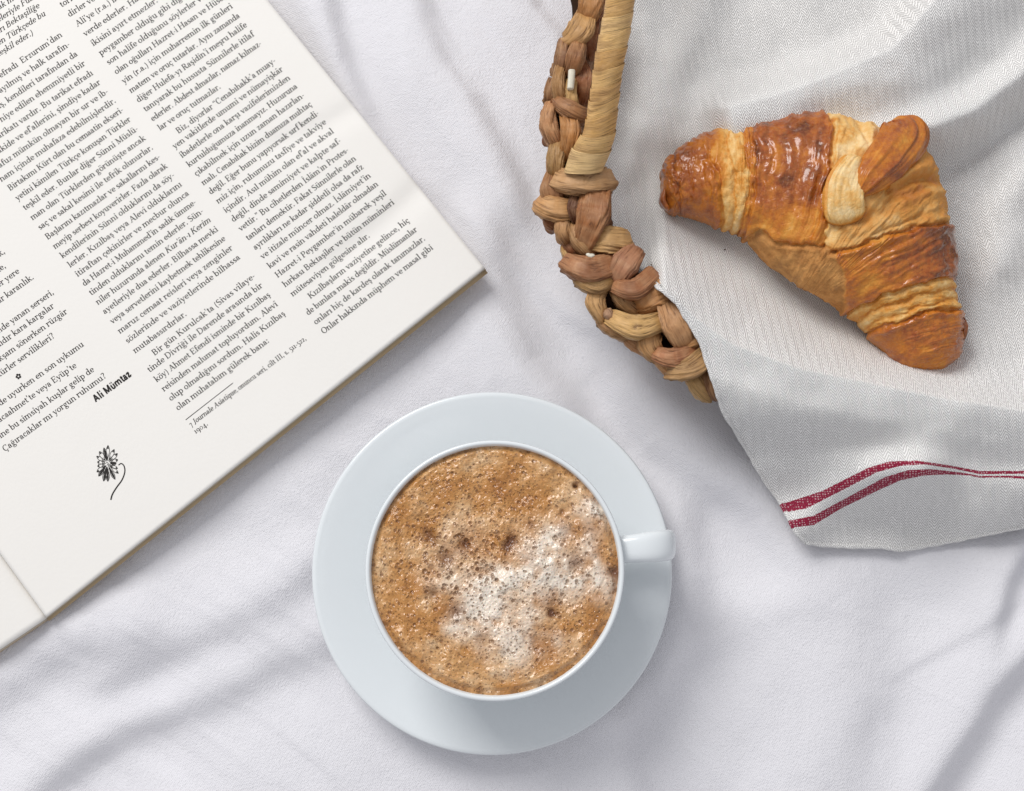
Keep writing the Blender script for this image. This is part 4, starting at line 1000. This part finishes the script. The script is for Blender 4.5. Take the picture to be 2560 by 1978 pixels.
# where the rim runs under the cloth
RCR = [(1600, 660), (1650, 712), (1730, 790), (1830, 862), (1993, 922), (2345, 995), (2560, 1030), (2850, 960), (3050, 800)]
def towel_z(px, py):
    d, ov = polyd(px, py, RCR)          # positive = outside (below) the crest
    inside = 0.012 + 0.0 * px
    # rises towards the left wall and the rim
    dl, _ = polyd(px, py, [(1480, -300), (1466, 60), (1430, 230), (1430, 400), (1470, 540), (1540, 630), (1600, 670)])
    zin = 0.010 + 0.017 * np.exp(-(np.abs(dl) / 75) ** 1.5)
    rim_h = 0.054 - 0.007 * sstep(1900, 2300, px)
    zin = zin + (rim_h - zin) * np.exp(-(np.abs(np.minimum(d, 0)) / 78) ** 1.25) * sstep(1612, 1668, px)
    out = 0.0045 + (rim_h - 0.0045) * (1 - sstep(70, 360, d)) * (1 - 0.05 * sstep(0, 80, d))
    go = sstep(1612, 1668, px)
    z = np.where(d < 0, zin, zin * (1 - go) + out * go)
    # folds inside the basket
    z = z + ridge(px, py, [(2420, -120), (2335, 10), (2235, 125), (2060, 200), (1930, 245), (1830, 270)], 0.0300, 230, 48, 60)
    z = z + ridge(px, py, [(2700, 60), (2560, 190), (2440, 280), (2300, 335), (2150, 380)], 0.0165, 80, 52, 90)
    z = z - ridge(px, py, [(2600, 260), (2500, 330), (2380, 400), (2280, 420)], 0.0090, 44, 55, 70)
    z = z + ridge(px, py, [(1800, -60), (1760, 60), (1700, 170), (1640, 300)], 0.0060, 60, 60, 90)
    z = z - ridge(px, py, [(1880, -160), (1800, 40), (1720, 200)], 0.004, 60, 50, 90)
    z = z + ridge(px, py, [(2700, 560), (2560, 620), (2420, 740), (2440, 860)], 0.0035, 70, 70, 90)
    z = z + ridge(px, py, [(1560, 560), (1640, 640), (1800, 740), (1960, 800)], 0.0022, 34, 40, 80)
    z = z + ridge(px, py, [(2720, 300), (2600, 400), (2520, 520), (2500, 640)], 0.0060, 60, 60, 90)
    z = z + ridge(px, py, [(1560, -160), (1610, 60), (1600, 260), (1560, 420)], 0.0050, 40, 60, 90)
    # outside: a valley, then the swell that carries the red stripes
    z = z + ridge(px, py, [(2010, 1300), (2100, 1235), (2200, 1195), (2290, 1190)], 0.0125, 62, 75, 70)
    z = z + ridge(px, py, [(2470, 1290), (2600, 1250), (2760, 1220)], 0.0075, 70, 60, 90)
    z = z - ridge(px, py, [(1860, 1130), (1960, 1120), (2120, 1105), (2300, 1110), (2460, 1150), (2700, 1160)], 0.0050, 60, 40, 60)
    z = z - slope_fold(px, py, [(2230, 1205), (2270, 1290), (2250, 1374)], 0.0011, 14, 4, 40)
    z = z + 0.0034 * fbm(px / 260 + 3, py / 230, 121, 3) + 0.0008 * fbm(px / 70, py / 70, 131, 2)
    return z
tz = towel_z(px, py)
tz = np.maximum(tz, sheet_z(px, py) + 0.0012)
V = W(px, py, tz)
c1u = [(1800, 1330), (1962, 1258), (2054, 1228), (2172, 1169), (2224, 1154), (2291, 1152), (2369, 1163), (2448, 1178), (2560, 1178), (3200, 1178)]
c1l = [(1800, 1345), (1968, 1280), (2015, 1272), (2094, 1232), (2192, 1181), (2251, 1165), (2310, 1161), (2389, 1173), (2448, 1186), (2560, 1185), (3200, 1185)]
c2u = [(1800, 1370), (1978, 1301), (2035, 1289), (2133, 1236), (2212, 1193), (2271, 1175), (2330, 1173), (2409, 1182), (2560, 1191), (3200, 1191)]
c2l = [(1800, 1390), (1983, 1319), (2035, 1313), (2102, 1272), (2192, 1228), (2251, 1201), (2310, 1189), (2369, 1186), (2448, 1190), (2560, 1197), (3200, 1197)]
ys_ = [np.interp(px, *zip(*c)) for c in (c1u, c1l, c2u, c2l)]
for k in range(1, 4): ys_[k] = np.maximum(ys_[k], ys_[k - 1] + 4.0)
st_ = np.where(py < ys_[0], (py - ys_[0]) / 20, np.where(py < ys_[1], (py - ys_[0]) / (ys_[1] - ys_[0]), np.where(py < ys_[2], 1 + (py - ys_[1]) / (ys_[2] - ys_[1]),
      np.where(py < ys_[3], 2 + (py - ys_[2]) / (ys_[3] - ys_[2]), 3 + (py - ys_[3]) / 20))))
# cloth coordinates (cm) measured along the surface
du = np.linalg.norm(np.diff(V, axis=1), axis=2); dv = np.linalg.norm(np.diff(V, axis=0), axis=2)
UU = V[..., 0] * 100 * 1.0; VV_ = V[..., 1] * 100
ang = 0.16
uv = np.stack([UU * math.cos(ang) + VV_ * math.sin(ang), -UU * math.sin(ang) + VV_ * math.cos(ang)], -1)
uv[..., 0] += V[..., 2] * 14; uv[..., 1] += V[..., 2] * 22
F = up_faces(V.reshape(-1, 3), grid_faces(NR, NC))
towel = empty('tea_towel', tuple(W(2100, 700, 0.01)), 'white herringbone tea towel with two red stripes lining the basket and hanging over its rim', 'towel')
mesh_obj('cloth', V, F, M_TOWEL, towel, uv=uv, attrs={'stripe': st_})
def hem(line, r):
    C = line.copy(); n = len(C); m = 10; C[:, 2] -= r * .4
    d = np.gradient(C, axis=0); d /= np.linalg.norm(d, axis=1)[:, None]
    side = np.cross(d, [0, 0, 1.]); side /= np.linalg.norm(side, axis=1)[:, None] + 1e-9; up = np.cross(side, d); a = np.linspace(0, 2 * np.pi, m, endpoint=False)
    rr_ = r * (1 + .25 * fbm(np.arange(n) / 4.0, np.zeros(n), 141, 2))
    Vh = C[:, None] + (side[:, None] * np.cos(a)[None, :, None] * 1.3 + up[:, None] * np.sin(a)[None, :, None]) * rr_[:, None, None]
    k = np.concatenate([[0], np.cumsum(np.linalg.norm(np.diff(C, axis=0), axis=1))]) * 100
    uvh = np.stack(np.broadcast_arrays(k[:, None], a[None] * .12), -1)
    return Vh, grid_faces(n, m, wrap_c=True), uvh, m
i0 = int(np.argmin(np.hypot(LBr[:, 0] - 1640, LBr[:, 1] - 712)))
for line, st1 in ((V[i0:, 0], st_[i0:, 0]), (V[-1, :], st_[-1, :])):
    Vh, Fh, uvh, m_ = hem(line, 0.00085)
    mesh_obj('hem', Vh, Fh, M_TOWEL, towel, uv=uvh, attrs={'stripe': np.repeat(st1[:, None], m_, 1)})

# ------------------------------------------------------------------ croissant
ZC = lambda l: [(1600 + x * 0.46226, 220 + y * 0.46226) for x, y in l]
BT = [((112, 605), (112, 595)), ((150, 672), (122, 500)), ((235, 690), (168, 372)), ((385, 732), (395, 242)), ((520, 785), (530, 224)), ((560, 808), (600, 203)),
      ((760, 1000), (975, 150)), ((850, 1062), (1230, 212)), ((905, 1088), (1475, 308)), ((945, 1112), (1597, 500)), ((985, 1135), (1662, 760)),
      ((1110, 1222), (1694, 1060)), ((1200, 1310), (1716, 1215)), ((1310, 1412), (1742, 1300)), ((1380, 1490), (1722, 1400)), ((1480, 1540), (1690, 1470)), ((1600, 1566), (1610, 1556))]
NB, NPH = 620, 300
Bc = catmull(ZC([b for b, t in BT]), NB); Tc = catmull(ZC([t for b, t in BT]), NB)
uidx = np.linspace(0, 16, NB)
wpx = np.hypot(*(Tc - Bc).T)
# smooth half height, fuller than a flat ellipse
hpx = np.interp(uidx, [0, .5, 1, 2, 3, 4, 5, 6, 7, 8, 9, 10, 11, 12, 13, 14, 15, 15.6, 16], [3, 40, 58, 84, 104, 116, 122, 136, 150, 156, 150, 140, 118, 104, 92, 80, 58, 34, 3])
hup = hpx * PXM * 1.0; hdn = hup * 0.5
tb0 = 0.0150
zc = tb0 + hdn
ph = np.linspace(0, 2 * np.pi, NPH, endpoint=False)
PHI, Ug = np.meshgrid(ph, uidx)
cs = np.cos(PHI); sn = np.sin(PHI)
k_ = (1 - cs) / 2                                   # 0 at the inner edge, 1 at the outer edge
px = Bc[:, 0:1] + (Tc[:, 0:1] - Bc[:, 0:1]) * k_; py = Bc[:, 1:2] + (Tc[:, 1:2] - Bc[:, 1:2]) * k_
zz = zc[:, None] + np.where(sn > 0, hup[:, None] * np.abs(sn) ** .85, -hdn[:, None] * np.abs(sn) ** .7)
base = W(px, py, np.broadcast_to(zc[:, None], px.shape)); base[..., 2] = zz
# layers: each turn of dough overlaps the one beside it
uw = Ug + 0.16 * fbm(k_ * 5 + 2, Ug * .7, 151, 3) + 0.05 * fbm(k_ * 16, Ug * 2, 152, 2)
zx = (px - 1600) / .46226; zy = (py - 220) / .46226
def band(a, b, s=.10): return sstep(a - s, a + s, uw) * (1 - sstep(b - s, b + s, uw))
xw = zx + 26 * fbm(zx / 90, zy / 90, 155, 3) + 7 * fbm(zx / 18, zy / 18, 157, 2); yw = zy + 26 * fbm(zx / 90 + 5, zy / 90, 156, 3) + 7 * fbm(zx / 18, zy / 18 + 7, 158, 2)
def region(pts, soft=9):
    P_ = np.asarray(pts, float); ins = np.zeros(np.shape(xw), bool); dd = np.full(np.shape(xw), 1e9)
    for a_, b_ in zip(P_, np.roll(P_, -1, 0)):
        c_ = ((a_[1] > yw) != (b_[1] > yw)) & (xw < (b_[0] - a_[0]) * (yw - a_[1]) / (b_[1] - a_[1] + 1e-9) + a_[0]); ins ^= c_
        ab = b_ - a_; tq = np.clip(((xw - a_[0]) * ab[0] + (yw - a_[1]) * ab[1]) / (ab @ ab), 0, 1)
        dd = np.minimum(dd, np.hypot(xw - a_[0] - ab[0] * tq, yw - a_[1] - ab[1] * tq))
    return sstep(-soft, soft, np.where(ins, dd, -dd))
RA = region([(60, 640), (80, 480), (150, 340), (240, 250), (400, 190), (370, 300), (345, 420), (375, 540), (430, 740), (250, 760), (100, 720)])
RB = region([(400, 190), (525, 180), (530, 400), (545, 560), (522, 830), (430, 780), (375, 540), (345, 420), (370, 300)])
RCr = region([(525, 180), (600, 160), (572, 350), (578, 600), (560, 830), (522, 830), (545, 560), (530, 400)])
RD = region([(600, 150), (860, 120), (992, 110), (985, 330), (952, 480), (945, 650), (940, 780), (925, 915), (760, 885), (560, 806), (578, 600), (572, 350)])
RU = region([(540, 800), (760, 885), (925, 915), (1000, 955), (1110, 1225), (1000, 1200), (800, 1090), (600, 900)])
RG = region([(1000, 952), (1200, 895), (1440, 812), (1720, 755), (1760, 900), (1760, 1040), (1500, 1092), (1300, 1162), (1110, 1225)])
RH = region([(1110, 1225), (1300, 1160), (1500, 1090), (1760, 1040), (1780, 1205), (1600, 1232), (1400, 1282), (1200, 1345)])
RI = region([(1200, 1345), (1400, 1282), (1600, 1232), (1800, 1200), (1800, 1400), (1700, 1600), (1500, 1620), (1300, 1520)])
REp = region([(992, 110), (1230, 150), (1330, 150), (1300, 320), (1180, 440), (1090, 430), (1030, 560), (1010, 760), (1000, 900), (925, 915), (945, 650), (952, 480), (985, 330)], 22)
top = np.clip(sn, 0, 1)
streak = fbm(uw * 8, k_ * 2.0, 163, 3)
gz = 0.27 + 0 * zx
gz = gz * (1 - REp) + .17 * REp
gz = gz * (1 - RA) + .66 * RA
gz = gz * (1 - RB) + (.20 + .26 * sstep(450, 390, zx) + .10 * streak) * RB
gz = gz * (1 - RCr) + .44 * RCr
gz = gz * (1 - RD) + (.76 + .16 * streak - .30 * sstep(600, 880, zy)) * RD
gz = gz * (1 - RG) + (.55 + .22 * sstep(1150, 1500, zx) + .10 * streak) * RG
gz = gz * (1 - RH) + (.24 + .10 * streak) * RH
gz = gz * (1 - RI) + .62 * RI
gz = gz + 0.15 * fbm(zx / 60, zy / 60, 161, 4)
gz = gz + .40 * sstep(.7, 0, Ug) + .50 * blobs([(1738, 1320, 38, 1.0), (112, 610, 28, .9)], zx, zy)
gz = gz + blobs([(640, 370, 60, .20), (830, 330, 70, .12), (880, 250, 60, .08), (780, 600, 70, .12), (1600, 860, 80, .12), (1560, 930, 90, .10), (220, 450, 55, .16), (1650, 1400, 60, .18), (1530, 560, 40, .22), (1380, 650, 70, .22),
                (1130, 770, 60, .16), (1440, 620, 60, .2), (1560, 400, 60, .25), (1330, 700, 60, .15)], zx, zy)
gz = gz - blobs([(1200, 1120, 80, .06), (1260, 330, 70, .14), (1200, 250, 60, .12), (1300, 860, 90, .08)], zx, zy)
matte = RU + .45 * (1 - REp) * (1 - RA) * (1 - RB) * (1 - RCr) * (1 - RD) * (1 - RG) * (1 - RH) * (1 - RI) * (1 - RU); matte = np.clip(matte, 0, 1); matte = np.maximum(matte, sstep(.15, -.2, sn))
dsp = 0.0011 * (RD + RG + RI + .8 * RA)
for pts, h_ in (([(400, 195), (360, 320), (350, 430), (385, 550), (430, 740)], .0009), ([(525, 190), (532, 400), (545, 560), (525, 830)], .0012), ([(560, 180), (552, 400), (560, 600), (545, 830)], .0007),
                ([(600, 160), (572, 350), (580, 500), (565, 650), (560, 815)], .0010), ([(990, 110), (985, 330), (952, 480), (945, 650), (940, 780), (925, 915)], .0014), ([(1012, 300), (975, 450), (965, 560), (968, 760)], .0008),
                ([(540, 800), (760, 885), (925, 918), (1000, 955)], .0013), ([(1000, 952), (1200, 895), (1440, 812), (1720, 755)], .0018), ([(1110, 1225), (1300, 1160), (1500, 1090), (1760, 1040)], .0012),
                ([(1200, 1345), (1400, 1282), (1600, 1232), (1780, 1205)], .0014), ([(1180, 1270), (1350, 1203), (1560, 1140), (1740, 1100)], .0007), ([(1220, 1315), (1400, 1240), (1650, 1180)], .0006),
                ([(440, 260), (430, 400), (470, 560), (480, 740)], .0006), ([(190, 360), (170, 480), (200, 660)], .0007)):
    dcc, ovv = polyd(xw, yw, pts)
    f_ = np.exp(-(ovv / 40) ** 2)
    gz = gz + .16 * f_ * np.exp(-((dcc + 4) / 6) ** 2)
    dsp = dsp + f_ * (-h_ * np.exp(-(dcc / 9) ** 2) + h_ * .5 * np.exp(-((dcc - 22) / 15) ** 2) + h_ * .4 * np.exp(-((dcc + 22) / 15) ** 2))
wr = np.abs(fbm(uw * 7.0 + 2, k_ * 2.0, 171, 3)); dsp = dsp + (0.0011 * (RD + .8 * RA + .5 * RG) + .0005) * (wr - .3) * 1.6 * (.25 + .75 * sstep(.05, .4, k_))
dsp = dsp + 0.0011 * fbm(zx / 120, zy / 120, 181, 3) + 0.0005 * fbm(zx / 30, zy / 30, 185, 3)
dsp = dsp + 0.0009 * (1 - RD) * (1 - RG) * (1 - RI) * fbm(uw * 6, k_ * 5, 187, 4) * (.35 + .65 * sstep(.05, .35, k_))
# hollow beside the curled flap, ridges fanning out on the pale part
for pts, am, w_ in (([(1270, 640), (1400, 570), (1560, 540)], .0042, 26), ([(1250, 700), (1400, 650), (1500, 600)], .0026, 22), ([(1020, 450), (1000, 600), (1010, 760)], .0022, 30), ([(1000, 780), (1120, 800), (1260, 740)], .0024, 30),
                   ([(1130, 180), (1150, 260), (1160, 340)], .0022, 22), ([(1240, 200), (1290, 260), (1240, 330)], .0025, 26), ([(950, 900), (980, 780), (960, 640)], .0018, 16), ([(1180, 870), (1320, 820), (1420, 770)], .0012, 10)):
    dsp = dsp - ridge(zx, zy, pts, am, w_, w_, 30) * top
for pts, am, w_ in (([(1280, 620), (1420, 530), (1560, 430)], .0026, 30), ([(1330, 690), (1450, 640), (1590, 610)], .0018, 26), ([(1190, 250), (1210, 290), (1190, 320)], .0022, 26), ([(1050, 250), (1040, 400), (980, 520)], .0012, 40)):
    dsp = dsp + ridge(zx, zy, pts, am, w_, w_, 30) * top
du_ = np.gradient(base, axis=0); dv_ = np.stack([np.roll(base[..., i], -1, 1) - np.roll(base[..., i], 1, 1) for i in range(3)], -1)
nrm = np.cross(du_, dv_); nrm /= np.linalg.norm(nrm, axis=2)[..., None] + 1e-12
ctr = base.mean(1, keepdims=True)
if np.mean(np.sum(nrm * (base - ctr), -1)) < 0: nrm = -nrm
endf = np.minimum(sstep(0.1, 1.8, Ug), sstep(15.9, 14.6, Ug))
V = base + nrm * (dsp * endf)[..., None]
F = grid_faces(NB, NPH, wrap_c=True)
a3 = np.cross(V[300, 76] - V[300, 75], V[301, 75] - V[300, 75])
croissant = empty('croissant', tuple(W(2020, 620, 0.011)), 'golden brown glazed croissant lying on the white tea towel in the basket', 'croissant')
Vf = V.reshape(-1, 3); f0 = F[300 * NPH + 75]
nf = np.cross(Vf[f0[1]] - Vf[f0[0]], Vf[f0[2]] - Vf[f0[0]])
if nf[2] < 0: F = F[:, ::-1]
mesh_obj('crust', Vf, F, M_CRUST, croissant, attrs={'glaze': np.clip(gz, 0.02, 1), 'matte': np.clip(matte, 0, 1)})
topz = tb0 + (hdn + hup)[NB // 2]
def flapattr(f): return {'glaze': f, 'matte': lambda T, A: T * 0}
o = strand('curled_flap', ZC([(1190, 380), (1120, 500), (1098, 620), (1118, 740)]), [x * .46 for x in (150, 180, 210, 220, 200)], .0048, 0, M_CRUST, croissant, n=110, m=110, groove=.13, tip=.16, ribs=.10, flat=.8,
           zs=[topz - .0030, topz - .0014, topz - .0010, topz - .0042], seed=4, attrs=flapattr(lambda T, A: .12 + .34 * sstep(.84, 1.0, T) + .45 * np.exp(-((A - np.pi) / .50) ** 2) + .30 * np.exp(-(np.minimum(A, 6.28 - A) / .5) ** 2) + .08 * fbm(T * 6, A * 2, 201, 3)),
           label='pale curled tongue of dough on top')
o = strand('curled_flap', ZC([(1175, 590), (1260, 480), (1350, 380), (1420, 270), (1370, 205)]), [x * .46 for x in (110, 190, 235, 260, 260, 200)], .0072, 0, M_CRUST, croissant, n=110, m=110, groove=.12, tip=.20, ribs=.09, flat=.85,
           zs=[topz - .0012, topz - .0016, topz - .005, topz - .0125, topz - .0185], seed=9, attrs=flapattr(lambda T, A: .52 + .10 * np.exp(-((A - 1.5) / .8) ** 2) + .26 * fbm(T * 5, A * 2.5, 205, 4) + .1 * np.sin(T * 3)),
           label='browned rolled tip of dough on top')

strand('burnt_tip', ZC([(1722, 1225), (1745, 1290), (1738, 1370)]), [8, 19, 10], .0035, 0, M_CRUST, croissant, n=40, m=40, groove=.25, tip=.3, zs=[.029, .030, .028], seed=3, ribs=.2, attrs=flapattr(lambda T, A: .95 + 0 * T), label='dark burnt nub at the lower end')
strand('burnt_tip', ZC([(135, 540), (124, 610), (150, 668)]), [10, 18, 9], .0035, 0, M_CRUST, croissant, n=40, m=40, groove=.2, tip=.3, zs=[.027, .026, .024], seed=6, ribs=.2, attrs=flapattr(lambda T, A: .80 + 0 * T), label='dark pinched point at the left end')

# ------------------------------------------------------------------ crumbs
def crumb(px_, py_, z_, r, label):
    n_, m_ = 9, 12; th_ = np.linspace(0, np.pi, n_)[:, None]; ph_ = np.linspace(0, 2 * np.pi, m_, endpoint=False)[None]
    rr2 = r * (1 + .45 * fbm(th_ * 2 + px_, ph_ * 1.1 + py_, 221, 2))
    c = W(px_, py_, z_); Vc = np.stack([c[0] + rr2 * np.sin(th_) * np.cos(ph_), c[1] + rr2 * np.sin(th_) * np.sin(ph_) * .7, c[2] + rr2 * .6 * np.cos(th_)], -1).reshape(-1, 3)
    o = mesh_obj('crumb', Vc, grid_faces(n_, m_, wrap_c=True)[:, ::-1], M_CRUMB); tag(o, label, 'crumb', 'crumbs on the tea towel')
M_CRUMB = mat_plain('toasted_crumb', (0.09, 0.045, 0.02), 0.7, 0.4, 600)
for x_, y_, r_c, lb in ((1812, 624, .0004, 'dark crumb on the towel just below the inner curve of the croissant'), (1629, 662, .0004, 'tiny crumb on the towel beside the basket rim')):
    crumb(x_, y_, float(towel_z(np.array([[x_]], float), np.array([[y_]], float))[0, 0]) + .0003, r_c, lb)
